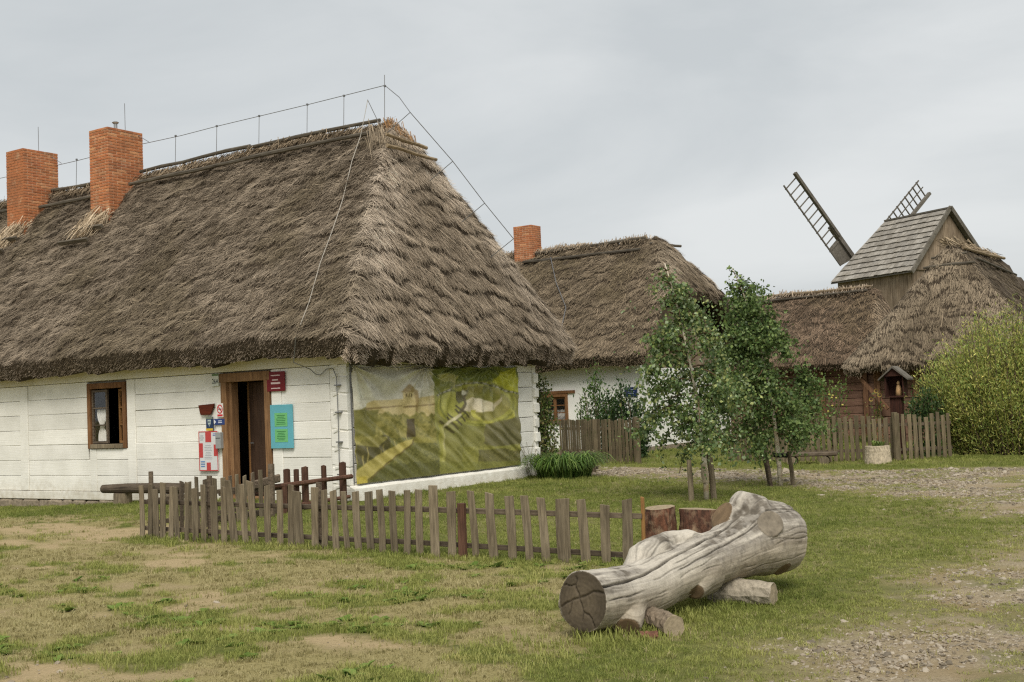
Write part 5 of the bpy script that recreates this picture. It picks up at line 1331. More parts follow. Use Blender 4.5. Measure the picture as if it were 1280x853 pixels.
c = mixc(t, ramp(t, g, 0.56, 0.66), lin((202, 192, 172)), lin((96, 82, 68))); c = mixc(t, ramp(t, k, 0.5, 0.7), c, lin((170, 148, 116)))
L(t, c, b.inputs['Base Color']); b.inputs['Roughness'].default_value = 0.8; MT['birch'] = m
MT['birch_twig'] = m_flat('birch_twig', (92, 72, 52), 0.9, 0.2, 20.0)
sapling('birch_sapling', (-8.30, 17.65, 0), (-8.72, 17.35, 3.85), lambda f: 1.16*math.sin(min(1, (f - 0.08)/0.40)*1.5708)**0.9*(1 if f < 0.45 else max(0.10, 1 - ((f - 0.45)/0.55)**1.05)),
        'young birch with pale wrapped trunk standing nearest the cottage, left of two', 21, nb=50, nl=17000, low=0.25, droop=0.8, size=0.062)
sapling('staked_birch', (-8.16, 20.46, 0), (-8.80, 20.2, 3.98), lambda f: 1.16*math.sin(min(1, (f - 0.08)/0.38)*1.5708)**0.9*(1 if f < 0.45 else max(0.10, 1 - ((f - 0.45)/0.55)**1.05)),
        'young birch with a black tie on its trunk, right of two', 22, nb=58, nl=25000, low=0.23, droop=0.65, size=0.062,
        cols=[(84, 106, 56), (70, 92, 48), (96, 116, 62), (110, 128, 76), (122, 138, 80)])
def stake(x, y, dx, dy, h, r_, label, mat='picket', group=None):
    n = 9; o = MB().tube([(x, y, -0.2), (x + dx*0.5, y + dy*0.5, h/2), (x + dx, y + dy, h)], [r_, r_*0.95, r_*0.9], n).build('tree_stake', MT[mat], None, jitter=0.004)
    return tag(o, label, 'stake', 'stakes holding the young birches')
stake(-8.47, 17.46, -0.03, 0.02, 0.66, 0.045, 'thick round stake left of the birch with the wrapped trunk')
stake(-8.22, 17.78, -0.03, -0.06, 0.74, 0.05, 'stake right against the birch with the wrapped trunk')
stake(-8.36, 20.5, -0.16, 0.02, 0.72, 0.026, 'leftmost thin leaning stake at the right hand birch', 'rail')
stake(-8.25, 20.3, -0.12, 0.04, 0.66, 0.03, 'second leaning stake from the left at the right hand birch', 'rail')
stake(-7.92, 20.5, -0.07, 0.0, 0.62, 0.04, 'short upright stake right of the trunk of the right hand birch')
o = MB().tube([(-8.24, 20.42, 0.56), (-8.0, 20.44, 0.55)], 0.04, 8).build('tree_tie', m_flat('black_rubber', (28, 28, 28), 0.7), None); tag(o, 'black rubber tie between trunk and stake of the right hand birch', 'tie')
o = MB().tube([(-8.30, 17.64, 0.28), (-8.31, 17.64, 0.42), (-8.31, 17.63, 0.58)], [0.05, 0.058, 0.045], 10).build('trunk_wrap', m_flat('jute_wrap', (164, 150, 126), 0.95, 0.25, 30.0), None, jitter=0.01); tag(o, 'pale cloth wrap tied round the lower trunk of the left birch', 'wrap')
# willow shrub on the right
def shrub(name, label, base, rx, ry, h, n_stems, n_leaves, size, cols, seed, aspect=0.22, spread=0.9, cat='shrub', low=0.05, gaps=(0.3, 0.5), plume=0.25):
    r = np.random.default_rng(seed); t_ = thing(name, label, cat, base); st = MB(); P_, D_ = [], []
    for i in range(n_stems):
        az = r.uniform(0, 6.283); q = math.sqrt(r.uniform(0, 1)); hh = h*(1 - 0.55*q**2.2)*r.uniform(0.62, 1.14)
        ex, ey = rx*q*math.cos(az)*spread, ry*q*math.sin(az)*spread
        pts = [np.array(base) + np.array([ex*(0.55 + 0.45*s_), ey*(0.55 + 0.45*s_), hh*s_]) + r.normal(0, 0.03, 3)*s_ for s_ in np.linspace(0, 1, 7)]
        st.tube([Vector(p) for p in pts], [0.02*(1 - 0.85*s_) + 0.003 for s_ in np.linspace(0, 1, 7)], 4, cap=False)
        m_ = n_leaves//n_stems; f = low + (1 - low)*r.beta(1.35, 1.0, m_); k = np.minimum((f*6).astype(int), 5); fr_ = (f*6 - k)[:, None]
        pa = np.array(pts); c = pa[k]*(1 - fr_) + pa[k + 1]*fr_
        P_.append(c + r.normal(0, 1, (m_, 3))*np.array([plume, plume, plume*0.75])*np.array([rx/2, ry/2, 1])); dd = pa[k + 1] - pa[k]; D_.append(dd/np.linalg.norm(dd, axis=1)[:, None] + r.normal(0, 0.5, (m_, 3)))
    st.build('stems', MT['bark'], t_); P_ = np.concatenate(P_); D_ = np.concatenate(D_)
    P_[:, 2] = np.maximum(P_[:, 2], base[2] + 0.04)
    g = fbm(P_[:, 0]*2.2, P_[:, 1]*2.2, P_[:, 2]*2.2, 3, seed); kp = r.uniform(0, 1, len(P_)) < sstep(gaps[0], gaps[1], g)
    P_, D_ = P_[kp], D_[kp]
    leaf_mesh('crown', P_, size, cols, t_, seed, aspect, 0.1, dirs=D_, var=0.2)
    return t_
shrub('willow_shrub', 'large feathery yellow green willow shrub at the right edge', (-6.15, 30.1, 0), 2.45, 1.4, 3.3, 360, 110000, 0.088,
      [(168, 174, 92), (150, 166, 86), (184, 182, 100), (130, 152, 78), (192, 182, 106), (158, 164, 84)], 61, 0.24, gaps=(0.20, 0.40), plume=0.13, low=0.0)
shrub('willow_shrub', 'darker green willow growth at the far right behind the yellow green shrub', (-4.0, 31.6, 0), 2.2, 1.6, 3.5, 140, 26000, 0.13,
      [(108, 128, 58), (124, 142, 64), (138, 146, 68)], 32, 0.22, gaps=(0.28, 0.45), plume=0.13)
shrub('dark_shrub', 'dark green bushy shrub between the shrine and the willow', (-7.85, 29.1, 0), 0.5, 0.5, 1.7, 22, 3200, 0.09, [(62, 84, 42), (74, 96, 50), (52, 72, 38)], 33, 0.45)
shrub('elder_bush', 'dark green leafy bush under the blue sign of the far white house', (-16.25, 29.4, 0), 0.85, 0.7, 2.15, 26, 6000, 0.10, [(54, 78, 40), (44, 66, 36), (66, 90, 48)], 34, 0.45)
shrub('sumac_bush', 'brighter green feathery bush beside the window of the far white house', (-17.2, 29.6, 0), 0.85, 0.7, 2.35, 26, 6000, 0.11, [(72, 100, 44), (60, 88, 42), (92, 118, 56), (108, 130, 60)], 35, 0.34)
shrub('apple_tree', 'small apple tree with yellow fruit behind the garden fence', (-10.7, 29.9, 0), 1.0, 0.8, 1.95, 18, 2600, 0.085, [(92, 112, 50), (78, 98, 44), (112, 128, 62)], 36, 0.5, cat='tree')
ap = bpy.data.objects['apple_tree']
for k_ in range(9):
    x_, y_, z_ = -10.7 + random.uniform(-.7, .8), 29.35 + random.uniform(-.3, .2), random.uniform(1.0, 1.75)
    bmx = bmesh.new(); bmesh.ops.create_icosphere(bmx, subdivisions=2, radius=0.03); me = bpy.data.meshes.new('apple'); bmx.to_mesh(me); bmx.free()
    for v in me.vertices:
        if abs(v.co.x) < .03 and abs(v.co.y) < .03: v.co.z *= 0.8
    me.materials.append(MT.setdefault('apple', m_flat('apple_skin', (176, 166, 84), 0.4))); reg(bpy.data.objects.new('apple', me), ap, (x_, y_, z_))
# vine climbing the cottage corner
r = np.random.default_rng(5); vt = thing('climbing_vine', 'green vine climbing the far gable corner of the log cottage', 'vine', (-14.75, 23.25, 0))
st = MB(); P_ = []
for i in range(9):
    x0_, y0_ = -14.88 + r.uniform(-.12, .14), 23.15 + r.uniform(-.08, .2); hh = r.uniform(1.2, 2.3)
    pts = [(x0_ + 0.07*math.sin(z_*4 + i) - 0.06*z_, y0_ + 0.05*math.cos(z_*3 + i), z_) for z_ in np.linspace(0, hh, 9)]
    st.tube(pts, 0.008, 4, cap=False); pa = np.array(pts); k = r.integers(0, 9, 330); P_.append(pa[k] + r.normal(0, 1, (330, 3))*np.array([.07, .08, .14]))
st.build('stem', MT['bark'], vt); P_ = np.concatenate(P_); P_ = P_[P_[:, 1] > 22.98]
leaf_mesh('foliage', P_, 0.075, [(92, 110, 54), (76, 96, 48), (112, 124, 66), (130, 124, 78)], vt, 5, 0.7, 0.6)
# day lilies by the gable corner
def clump(name, label, cx, cy, rx, ry, n, h, cols, seed, wdt=0.022, cat='plant', arch=(0.4, 1.1)):
    r = np.random.default_rng(seed); V, F, C_ = [], [], []
    for i in range(n):
        a = r.uniform(0, 6.283); q = math.sqrt(r.uniform(0, 1)); bx, by = cx + rx*q*math.cos(a), cy + ry*q*math.sin(a); d = a + r.normal(0, 0.7)
        hh = h*r.uniform(0.6, 1.1); out = hh*r.uniform(arch[0], arch[1]); dx, dy = math.cos(d), math.sin(d); w = wdt*r.uniform(.7, 1.2); c = lin(cols[r.integers(0, len(cols))])*math.exp(r.normal(0, 0.2))
        k = len(V)
        for s_ in np.linspace(0, 1, 6):
            z_ = hh*(2.3*s_ - 1.9*s_*s_)*1.35; ww = w*(1 - s_)**0.6 + 0.002
            for e in (-1, 1): V.append((bx + dx*out*s_ - dy*ww*e/2, by + dy*out*s_ + dx*ww*e/2, max(z_, 0.01) if s_ > 0 else -0.02)); C_.append(c*(0.9 + 0.25*s_))
        for s_ in range(5): F.append((k + 2*s_, k + 2*s_ + 1, k + 2*s_ + 3, k + 2*s_ + 2))
    o = mesh_np(name, np.array(V), np.array(F), MT['leaf'], None, col=np.array(C_)); return tag(o, label, cat)
clump('lily_clump', 'arching clump of long green leaves at the foot of the gable corner', -13.85, 22.3, 0.55, 0.65, 700, 0.54, [(84, 110, 48), (100, 128, 56), (70, 96, 42), (122, 142, 72)], 41, 0.026, arch=(0.7, 1.7))
o = clump('tall_weed', 'few tall dry weed stems in front of the right end of the gable', -14.55, 22.35, 0.22, 0.3, 26, 0.95, [(88, 82, 58), (104, 96, 60)], 43, 0.012)

# ------------------------------------------------------------------ far white house with half-hipped thatch
h2 = thing('plastered_house', 'white plastered house with half hipped thatched roof and one brick chimney', 'house', (-22, 35.8, 0))
Y2, X2, YB2 = 32.5, -17.3, 39.1
wx = (-20.98, -19.95, 0.95, 1.92)
wl = MB().box(-28, wx[0], Y2, Y2 + 0.25, -0.15, 2.75).box(wx[1], X2, Y2, Y2 + 0.25, -0.15, 2.75).box(wx[0], wx[1], Y2, Y2 + 0.25, -0.15, wx[2]).box(wx[0], wx[1], Y2, Y2 + 0.25, wx[3], 2.75)
wl.build('wall', MT['plaster'], h2)
b = MB(); gp = [(Y2 + 0.251, -0.15), (YB2, -0.15), (YB2, 2.6), (Y2 + 0.251, 2.6)]; n = len(gp)
b.add([(X2, p[0], p[1]) for p in gp] + [(X2 - 0.25, p[0], p[1]) for p in gp], [tuple(range(n)), tuple(range(2*n - 1, n - 1, -1))] + [(i, (i + 1) % n, n + (i + 1) % n, n + i) for i in range(n)])
b.build('gable_wall', MT['plaster'], h2)
for k_ in range(22):
    y_ = Y2 + 0.3 + k_*0.295; zt_ = min(4.55, 2.65 + 1.1*min(y_ - Y2 + 0.15, YB2 - y_ - 0.15))
    if zt_ > 2.75: MB().box(X2 - 0.08, X2 - 0.02 + random.uniform(-.006, .006), y_, y_ + 0.283, 2.605, zt_).build('gable_board', MT['old'], h2)
MB().box(-28, X2 - 0.26, YB2 - 0.2, YB2, -0.15, 2.7).box(-28.2, -28, Y2, YB2, -0.15, 2.7).build('rear_wall', MT['plaster'], h2)
MB().box(-28, X2 + 0.06, Y2 - 0.06, Y2 - 0.002, -0.2, 0.14).build('plinth', MT['stone'], h2, jitter=0.01)
MB().box(X2 + 0.002, X2 + 0.06, Y2 - 0.06, YB2, -0.2, 0.16).build('plinth', MT['stone'], h2, jitter=0.01)
MB().box(-23.5, -18, Y2 + 1.2, Y2 + 1.3, 0, 2.7).build('partition', MT['dark'], h2)
w2 = mk_window(h2, wx[0], wx[1], wx[2], wx[3], Y2, 0.09, 'frame_dark')
MB().box(wx[0] - 0.15, wx[1] + 0.28, Y2 - 0.05, Y2 - 0.003, wx[3], wx[3] + 0.09).build('lintel', MT['frame_dark'], w2)
m2_ = (wx[0] + wx[1])/2
sash(w2, (wx[0] + 0.09, Y2 + 0.05), (m2_, Y2 + 0.05), wx[2] + 0.09, wx[3] - 0.11, 3, 'frame_dark', 0.055); sash(w2, (m2_, Y2 + 0.05), (wx[1] - 0.09, Y2 + 0.05), wx[2] + 0.09, wx[3] - 0.11, 3, 'frame_dark', 0.055)
curtain(w2, wx[0] + 0.1, wx[1] - 0.1, Y2 + 0.2, wx[2] + 0.1, wx[2] + 0.45, 0.0)
roof2, rh2 = thatch(h2, -29, -16.75, 31.9, 39.7, -27, -18.25, 7.0, 2.78, 0.34, zh1=4.85, dens=900, liftk=0.6, jit=0.42, bulge=0.22, seed=15, limit=(-25.5, -16.75, 31.9, 37.5), blade=(0.018, 0.24),
                    cols=((142, 126, 104), (98, 86, 68)), hipcol=(164, 149, 128), rows=0.40, wall=0.60, fringe=160, k=0.3)
for yy_, rr in ((35.55, .05), (35.15, .055)):
    roof_pole((-23.2, yy_, rh2(-23.2, yy_) + 0.12), (-18.5, yy_, rh2(-18.6, yy_) + 0.12), rr, parent=roof2)
roof_pole((-18.2, 35.3, rh2(-18.3, 35.3) + 0.1), (-17.6, 36.4, rh2(-17.75, 36.4) + 0.12), .045, parent=roof2)
straw_heap(roof2, [(x_, 35.7, rh2(x_, 35.7) + 0.03) for x_ in np.arange(-25, -18.2, 0.5)], (0.06, 0.11, 0.03), 1800, 0.35, (0.1, -0.6, -0.5), (148, 132, 110), seed=18, w=0.024, jit=0.2)
chimney(h2, -23.70, -22.92, 35.36, 35.98, 6.4, 8.0, 'fr', rh2)
wire([(-22.0, 35.1, rh2(-22, 35.1) + .15), (-21.2, 34.1, rh2(-21.2, 34.1) + .15), (-20.3, 33.2, rh2(-20.3, 33.2) + .17), (-20.1, 32.4, rh2(-20.1, 32.4) + .15)], 0.014, parent=roof2)
s = plate('blue_wall_sign', -17.86, -17.42, 1.73, 2.02, (34, 48, 92), 'dark blue sign with pale lines on the far white house wall', y=Y2 - 0.02)
mark(s, lines(-17.8, -17.48, 1.80, 1.97, 3, 3, 0.35), (150, 160, 190), Y2 - 0.041)

# ------------------------------------------------------------------ fences in front of the far house
def board_fence(name, label, P_, h, spacing, w, mat, seed, posts=(), th=0.022, gapz=0.04, top_var=0.03):
    random.seed(seed); f = thing(name, label, 'fence', (P_[0][0], P_[0][1], 0))
    for (ax, ay), (bx, by) in zip(P_[:-1], P_[1:]):
        a = Vector((ax, ay, 0)); b_ = Vector((bx, by, 0)); d = (b_ - a); ln = d.length; d.normalize(); n = int(ln/spacing)
        for k_ in range(n):
            p = a + d*(k_ + 0.5)*ln/n
            picket(f, p.x, p.y, gapz - 0.06, h + random.uniform(-top_var, top_var), w*random.uniform(0.85, 1.12), th, (random.uniform(-.012, .012), 0), mat, (d.x, d.y))
        nrm = Vector((-d.y, d.x, 0))*0.035
        for z_ in (h*0.25, h*0.8): MB().bar(a + nrm + Vector((0, 0, z_)), b_ + nrm + Vector((0, 0, z_)), 0.04, 0.07).build('rail', MT['rail'], f)
    for (px_, py_, r_, hh) in posts:
        MB().tube([(px_, py_, -0.2), (px_, py_, hh)], [r_, r_*0.95], 9).build('post', MT[mat], f, jitter=0.004)
    return f
board_fence('board_fence', 'tall close grey board fence before the far white house', [(-17.6, 28.15), (-15.98, 27.28), (-14.6, 27.02)], 1.15, 0.112, 0.084, 'picket_dark', 3, posts=((-15.9, 27.18, .085, 1.17), (-14.55, 26.98, .095, 1.2)))
board_fence('low_paling', 'low grey paling beside the lily clump', [(-15.2, 24.45), (-13.85, 23.68)], 0.50, 0.085, 0.06, 'picket', 4)
board_fence('short_paling', 'short grey paling piece against the far white house corner', [(-17.2, 31.8), (-16.85, 31.8)], 0.55, 0.09, 0.07, 'picket', 5)
board_fence('garden_fence', 'old greenish picket fence in front of the thatched hut and shrine', [(-12.3, 27.5), (-10.65, 26.95), (-8.13, 27.45), (-7.1, 28.35)], 1.04, 0.125, 0.088, 'picket_dark', 6,
            posts=((-8.10, 27.38, .07, 1.12), (-10.62, 26.88, .06, 1.05)), top_var=0.06)
random.seed(99)
bn = thing('plank_bench', 'low grey plank bench on two log rounds before the garden fence', 'bench', (-9.6, 26.3, 0))
MB().hexa([(-10.32, 26.02, 0.20), (-9.12, 26.30, 0.20), (-9.20, 26.62, 0.20), (-10.40, 26.34, 0.20), (-10.32, 26.02, 0.29), (-9.12, 26.30, 0.29), (-9.20, 26.62, 0.29), (-10.40, 26.34, 0.29)]).build('seat', MT['rail'], bn, bevel=0.02)
for x_, y_ in ((-10.08, 26.05), (-9.38, 26.22)):
    MB().tube([(x_, y_ - 0.02, 0.09), (x_ - 0.1, y_ + 0.36, 0.09)], 0.11, 12).build('leg', MT['picket'], bn)
small_log('planter_stump', [(-8.29, 26.6, -0.08), (-8.29, 26.6, 0.2), (-8.29, 26.6, 0.40)], [.31, .28, .27], 'pale barkless stump used as a planter before the garden fence', 'planter', (170, 156, 132), (182, 168, 144), rough=0.004, jit=0.003)
clump('stump_plant', 'small leafy plant growing on the pale planter stump', -8.27, 26.6, 0.12, 0.12, 34, 0.12, [(112, 128, 60), (88, 108, 50)], 45, 0.045)
bpy.data.objects['stump_plant'].location.z = 0.40
# roadside shrine
sr = thing('roadside_shrine', 'dark brown wooden wayside shrine with little gable roof on a post', 'shrine', (-8.65, 29.5, 0))
sx_, sy_ = -8.65, 29.5
MB().box(sx_ - 0.14, sx_ + 0.14, sy_ - 0.12, sy_ + 0.12, -0.2, 1.48).build('post', MT['shrine'], sr, bevel=0.01)
MB().box(sx_ - 0.20, sx_ + 0.20, sy_ + 0.14, sy_ + 0.17, 1.48, 1.98).box(sx_ - 0.23, sx_ - 0.20, sy_ - 0.17, sy_ + 0.17, 1.48, 1.98).box(sx_ + 0.20, sx_ + 0.23, sy_ - 0.17, sy_ + 0.17, 1.48, 1.98).box(sx_ - 0.23, sx_ + 0.23, sy_ - 0.17, sy_ + 0.17, 1.44, 1.48).build('niche', MT['shrine'], sr)
b = MB()
for sg in (-1, 1):
    b.hexa([(sx_ + sg*0.36, sy_ - 0.26, 1.86), (sx_, sy_ - 0.26, 2.16), (sx_, sy_ + 0.24, 2.16), (sx_ + sg*0.36, sy_ + 0.24, 1.86), (sx_ + sg*0.36, sy_ - 0.26, 1.90), (sx_, sy_ - 0.26, 2.21), (sx_, sy_ + 0.24, 2.21), (sx_ + sg*0.36, sy_ + 0.24, 1.90)])
b.build('roof', MT['mill_grey'], sr)
MB().add([(sx_ - 0.24, sy_ - 0.2, 1.96), (sx_ + 0.24, sy_ - 0.2, 1.96), (sx_, sy_ - 0.2, 2.15), (sx_ - 0.24, sy_ - 0.17, 1.96), (sx_ + 0.24, sy_ - 0.17, 1.96), (sx_, sy_ - 0.17, 2.15)], [(0, 1, 2), (5, 4, 3), (0, 3, 4, 1), (1, 4, 5, 2), (2, 5, 3, 0)]).build('gable_board', MT['shrine'], sr)
fg = MB().tube([(sx_ + 0.06, sy_, 1.48), (sx_ + 0.06, sy_, 1.62), (sx_ + 0.06, sy_, 1.72), (sx_ + 0.06, sy_, 1.76)], [0.085, 0.07, 0.05, 0.03], 10).tube([(sx_ + 0.06, sy_ - 0.01, 1.74), (sx_ + 0.06, sy_ - 0.01, 1.79), (sx_ + 0.06, sy_ - 0.01, 1.84)], [0.03, 0.042, 0.02], 8)
fg = fg.build('carved_figure', m_flat('painted_figure', (196, 158, 112), 0.6, 0.3, 18.0), None, smooth=True); tag(fg, 'small pale ochre carved figure inside the shrine niche', 'figurine')
# yellow flowers beside the shrine
fl = thing('sunflower_plant', 'tall yellow flowering plant behind the fence left of the shrine', 'plant', (-9.35, 29.6, 0))
st = MB(); P_ = []
for i in range(4):
    x_, y_, hh = -9.35 + random.uniform(-.35, .3), 29.6 + random.uniform(-.2, .2), random.uniform(1.15, 1.75); st.tube([(x_, y_, 0), (x_ + 0.03, y_, hh)], 0.012, 5)
    P_ += [(x_ + random.gauss(0, .08), y_ + random.gauss(0, .08), random.uniform(.4, hh)) for _ in range(40)]
    hd_ = MB()
    for q in range(12):
        a0 = q*math.pi/6; hd_.add([(x_ + 0.03 + 0.03*math.cos(a0), y_ - 0.03, hh + 0.03*math.sin(a0)), (x_ + 0.03 + 0.05*math.cos(a0 - .2), y_ - 0.05, hh + 0.05*math.sin(a0 - .2)), (x_ + 0.03 + 0.06*math.cos(a0), y_ - 0.045, hh + 0.06*math.sin(a0)), (x_ + 0.03 + 0.05*math.cos(a0 + .2), y_ - 0.05, hh + 0.05*math.sin(a0 + .2))], [(0, 1, 2, 3)])
    hd_.build('flower_head', MT.setdefault('yellow', m_flat('yellow_petal', (196, 172, 86), 0.6)), fl)
st.build('stem', MT['bark'], fl); leaf_mesh('foliage', P_, 0.09, [(104, 116, 58), (128, 132, 72)], fl, 8, 0.5)

# ------------------------------------------------------------------ barn with red-brown boards
bA = thing('thatched_barn', 'red brown timber barn with long thatched roof behind the garden fence', 'barn', (-16, 43.2, 0))
for k_ in range(9):
    z0 = 0.0 + k_*0.27
    for xa, xb in ((-21, -17.0), (-16.99, -12.7)): MB().box(xa, xb, 41.45 + random.uniform(-.008, .008), 41.55, z0 + 0.006, z0 + 0.264).build('plank', MT['barn'], bA, bevel=0.012)
MB().box(-21, -12.72, 41.56, 45.0, 0, 2.45).build('inner_wall', MT['dark'], bA)
for x_ in (-20.8, -18.6, -16.6, -14.75, -13.2): MB().box(x_ - 0.09, x_ + 0.09, 41.34, 41.44, 0, 2.43).build('post', MT['barn_post'], bA, bevel=0.01)
for xa, xb in ((-16.5, -15.85), (-13.9, -13.28), (-14.7, -14.1)): pass
MB().bar((-16.45, 41.30, 1.35), (-15.95, 41.30, 2.35), 0.1, 0.13, up=(0, 1, 0)).build('brace', MT['barn_post'], bA)
MB().bar((-17.9, 41.30, 1.35), (-18.5, 41.30, 2.35), 0.1, 0.13, up=(0, 1, 0)).build('brace', MT['barn_post'], bA)
MB().box(-21, -12.7, 41.36, 41.56, 2.43, 2.60).build('wall_plate', MT['barn_post'], bA)
roof3, rh3 = thatch(bA, -22, -12.3, 40.8, 45.6, -20.8, -13.2, 5.25, 2.42, 0.26, dens=620, liftk=0.5, jit=0.4, bulge=0.10, seed=25, limit=(-21.5, -12.3, 40.8, 43.6), blade=(0.022, 0.26), cols=((134, 114, 94), (92, 77, 62)), hipcol=(166, 148, 124), rows=0.33, wall=0.5, fringe=100, sag=0.02)
roof_pole((-21, 43.05, rh3(-20, 43.05) + .1), (-13.3, 43.05, rh3(-13.6, 43.05) + .1), .05, 'pole_light', parent=roof3); roof_pole((-21, 42.85, rh3(-20, 42.85) + .1), (-13.4, 42.85, rh3(-13.6, 42.85) + .1), .045, parent=roof3)
straw_heap(roof3, [(x_, 43.1, rh3(x_, 43.1) + 0.03) for x_ in np.arange(-20.5, -13.2, 0.5)], (0.06, 0.11, 0.025), 1500, 0.4, (0.1, -0.6, -0.45), (152, 136, 116), seed=28, w=0.03, jit=0.18)
# ------------------------------------------------------------------ hut whose hip end faces the yard
hu = thing('thatched_hut', 'timber hut with steep hipped thatched roof at the right edge', 'hut', (-9.0, 38.5, 0))
TX, TY = -9.0, 0.0
for k_ in range(8):
    z0 = k_*0.27
    for xa, xb in ((-11.2, -9.0), (-8.99, -6.6)): MB().box(xa, xb, 36.0 + random.uniform(-.008, .008), 36.1, z0 + 0.006, z0 + 0.264).build('plank', MT['barn'], hu, bevel=0.012)
MB().box(-11.2, -6.6, 36.11, 45.0, 0, 2.15).build('inner_wall', MT['dark'], hu)
for x_ in (-11.1, -9.95, -8.6, -6.75): MB().box(x_ - 0.09, x_ + 0.09, 35.9, 35.99, 0, 2.2).build('post', MT['barn_post'], hu, bevel=0.01)
MB().bar((-10.75, 35.72, 1.05), (-11.62, 35.72, 2.12), 0.1, 0.12, up=(0, 1, 0)).build('brace', MT['barn_post'], hu)
# local x runs along world -Y: world (X, Y) = (TX + ly, TY - lx)
roof4, rh4 = thatch(hu, -45.5, -35.35, -2.95, 2.95, -43.0, -37.15, 5.95, 2.32, 0.27, turn=(TX, TY), liftk=0.35, dens=1000, jit=0.3, bulge=-0.12, seed=35, limit=(-42.5, -35.35, -2.95, 2.95), blade=(0.015, 0.21), cols=((132, 118, 98), (92, 81, 65)), hipcol=(138, 124, 104), rows=0.36, wall=0.5, fringe=100, sag=0.02, k=0.3)
def hutw(lx, ly, dz): return (TX + ly, TY - lx, rh4(lx, ly) + dz)
roof_pole((TX - 0.55, 36.95, 5.55), (TX + 0.5, 36.9, 5.60), .04, parent=roof4); roof_pole((TX - 0.75, 36.75, 5.25), (TX + 0.75, 36.7, 5.30), .045, parent=roof4)
roof_pole(hutw(-37.3, 0.3, .12), hutw(-43.0, 0.3, .12), .05, 'pole_light', parent=roof4); roof_pole(hutw(-37.4, 0.65, .12), hutw(-43.0, 0.65, .12), .045, parent=roof4)
straw_heap(roof4, [(TX, 37.0 + q, 5.98) for q in np.arange(0, 6, .5)], (0.12, 0.06, 0.03), 900, 0.36, (0.6, -0.2, -0.45), (150, 134, 110), seed=38, w=0.03, jit=0.18)

# ------------------------------------------------------------------ windmill
E1 = np.array([-17.244, 62.916, 7.682]); dr = np.array([-0.887, 0.462, 0]); pr = np.array([0.462, 0.887, 0]); zu = np.array([0, 0, 1.0])
HW, RZ = 3.06, 3.40
ml = thing('windmill', 'grey wooden post mill with shingled roof and lattice sails', 'windmill', tuple(E1 + pr*HW + dr*2.8 - zu*7.68))
def W(l, p, z): return tuple(E1 + dr*l + pr*p + zu*z)          # l along the ridge (0 = near gable), p across, z above the eave
bd = MB()
for p0 in np.arange(0.28, 2*HW - 0.3, 0.29):
    p1 = min(p0 + 0.275, 2*HW - 0.28); dz_ = random.uniform(-.02, .02)
    MB().hexa([W(0.30, p0, -5.0), W(0.30, p1, -5.0), W(0.36, p1, -5.0), W(0.36, p0, -5.0), W(0.30, p0, 0.25), W(0.30, p1, 0.25), W(0.36, p1, 0.25), W(0.36, p0, 0.25)]).build('plank', MT['old'], ml)
for l0 in np.arange(0.37, 5.6, 0.27):
    l1 = l0 + 0.255; MB().hexa([W(l0, 0.26 + random.uniform(-.012, .012), -5.0), W(l1, 0.26, -5.0), W(l1, 0.32, -5.0), W(l0, 0.32, -5.0), W(l0, 0.26, 0.28), W(l1, 0.26, 0.28), W(l1, 0.32, 0.28), W(l0, 0.32, 0.28)]).build('plank', MT['old'], ml)
MB().hexa([W(0.40, 0.34, -5), W(5.6, 0.34, -5), W(5.6, 2*HW - 0.3, -5), W(0.40, 2*HW - 0.3, -5), W(0.40, 0.34, 0.2), W(5.6, 0.34, 0.2), W(5.6, 2*HW - 0.3, 0.2), W(0.40, 2*HW - 0.3, 0.2)]).build('body', MT['old'], ml)
# gable boards (triangle), set back under the verge
for k_ in range(14):
    a0 = 0.30 + k_*(2*HW - 0.6)/14; a1 = a0 + (2*HW - 0.6)/14 - 0.012
    tz = lambda p: RZ*(1 - abs(p - HW)/HW) - 0.16
    MB().hexa([W(0.22, a0, 0.1), W(0.22, a1, 0.1), W(0.28, a1, 0.1), W(0.28, a0, 0.1), W(0.22, a0, max(.12, tz(a0))), W(0.22, a1, max(.12, tz(a1))), W(0.28, a1, max(.12, tz(a1))), W(0.28, a0, max(.12, tz(a0)))]).build('gable_board', MT['old'], ml)
# roof: far end is cut back; each shingle course of single boards on the visible side
def far_l(f): return 6.0 - 1.25*f if f < 0.45 else 5.44 - 0.85*(f - 0.45)/0.55*1.0     # length of the roof at height fraction f
rf = MB()
rf.hexa([W(0.0, -0.02, -0.06), W(6.0, -0.02, -0.06), W(4.6, HW, RZ - 0.06), W(0, HW, RZ - 0.06), W(0.0, -0.02, 0), W(6.0, -0.02, 0), W(4.6, HW, RZ), W(0, HW, RZ)])
rf.hexa([W(0.0, 2*HW + .02, -0.06), W(6.0, 2*HW + .02, -0.06), W(4.6, HW, RZ - 0.06), W(0, HW, RZ - 0.06), W(0.0, 2*HW + .02, 0), W(6.0, 2*HW + .02, 0), W(4.6, HW, RZ), W(0, HW, RZ)])
rf.add([W(6.0, 0, 0), W(6.0, 2*HW, 0), W(4.6, HW, RZ)], [(0, 1, 2)])
rfo = rf.build('roof', MT['mill_grey'], ml)
NCR = 11
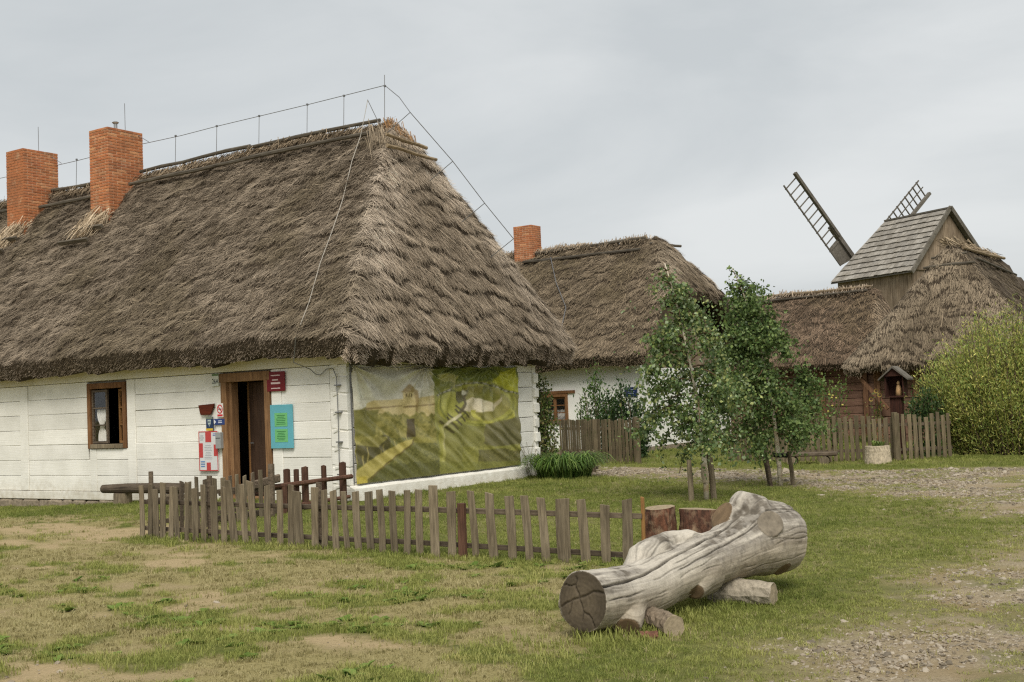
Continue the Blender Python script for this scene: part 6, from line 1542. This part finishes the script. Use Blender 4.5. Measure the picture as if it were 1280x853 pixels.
for c in range(NCR):
    f0, f1 = c/NCR, min((c + 1.22)/NCR, 1.0)
    l = 0.0 + (c % 2)*0.13 - 0.02; le = far_l((f0 + f1)/2) + 0.02
    while l < le - 0.05:
        w = random.uniform(0.24, 0.40); l2 = min(l + w, le); sk = random.uniform(-0.02, 0.02)
        pa, pb = f0*HW - 0.05 + sk*.5, f1*HW; za, zb = f0*RZ + 0.015 + sk, f1*RZ
        o_ = 0.062; o2 = 0.012
        n_ = np.array([-RZ, HW])/math.hypot(RZ, HW)
        def q(l_, p_, z_, off): return W(l_, p_ + n_[0]*off, z_ + n_[1]*off)
        MB().hexa([q(l + .008, pa, za, o_ - .028), q(l2 - .008, pa, za, o_ - .028), q(l2 - .008, pb, zb, o2 - .01), q(l + .008, pb, zb, o2 - .01),
                   q(l + .008, pa, za, o_), q(l2 - .008, pa, za, o_), q(l2 - .008, pb, zb, o2 + .018), q(l + .008, pb, zb, o2 + .018)]).build('shingle', MT['shingle'], rfo)
        l = l2
for sg in (0, 1):
    p_e = -0.1 if sg == 0 else 2*HW + 0.1
    MB().bar(W(-0.03, p_e, -0.06), W(-0.03, HW, RZ + 0.08), 0.22, 0.09, up=tuple(dr)).build('verge_board', MT['mill_grey'], rfo)
MB().bar(W(-0.05, HW, RZ + 0.06), W(4.65, HW, RZ + 0.06), 0.20, 0.08).build('ridge_board', MT['mill_grey'], rfo)
MB().tube([W(0.1, HW, -8.2), W(0.5, HW, -5.0)], 0.3, 8).build('post', MT['old'], ml)
for a in ((0.2, 0.3), (0.2, 2*HW - .3), (5.2, 0.3), (5.2, 2*HW - .3)): MB().bar(W(a[0], a[1], -7.9), W(2.6, HW, -5.2), 0.3, 0.3).build('trestle', MT['old'], ml)
# sails
HB = (6.5, HW, 0.65); MB().tube([W(5.2, HW, 0.55), W(6.75, HW, 0.65)], 0.22, 10).build('windshaft', MT['mill_grey'], ml)
for k_ in range(4):
    ang = R(41.5 + 90*k_ ); ca, sa = math.cos(ang), math.sin(ang)
    def sp(d, e, off=0.0): return W(6.5 + off, HB[1] + ca*d - sa*e, HB[2] + sa*d + ca*e)
    sl_ = MB().bar(sp(0, 0), sp(3.6, 0), 0.26, 0.30, up=tuple(dr)).build('sail', MT['mill_grey'], ml)
    MB().bar(sp(2.9, 0, -.12), sp(7.5, 0, -.12), 0.17, 0.20, up=tuple(dr)).build('whip', MT['mill_grey'], sl_)
    sgn = 1.0
    MB().bar(sp(1.5, sgn*1.05), sp(7.45, sgn*1.05), 0.07, 0.07, up=tuple(dr)).build('hemlath', MT['mill_grey'], sl_)
    if k_ == 0: MB().bar(sp(2.5, sgn*0.55), sp(7.45, sgn*0.55), 0.05, 0.05, up=tuple(dr)).build('hemlath', MT['mill_grey'], sl_)
    for q_ in np.arange(2.6, 7.5, 0.46): MB().bar(sp(q_, 0), sp(q_, sgn*1.12), 0.055, 0.07, up=tuple(dr)).build('sail_bar', MT['mill_grey'], sl_)
    MB().hexa([sp(1.2, 0.12), sp(2.75, 0.12), sp(2.75, sgn*1.05), sp(1.5, sgn*1.05), sp(1.2, 0.12, .04), sp(2.75, 0.12, .04), sp(2.75, sgn*1.05, .04), sp(1.5, sgn*1.05, .04)]).build('sail_board', MT['mill_grey'], sl_)
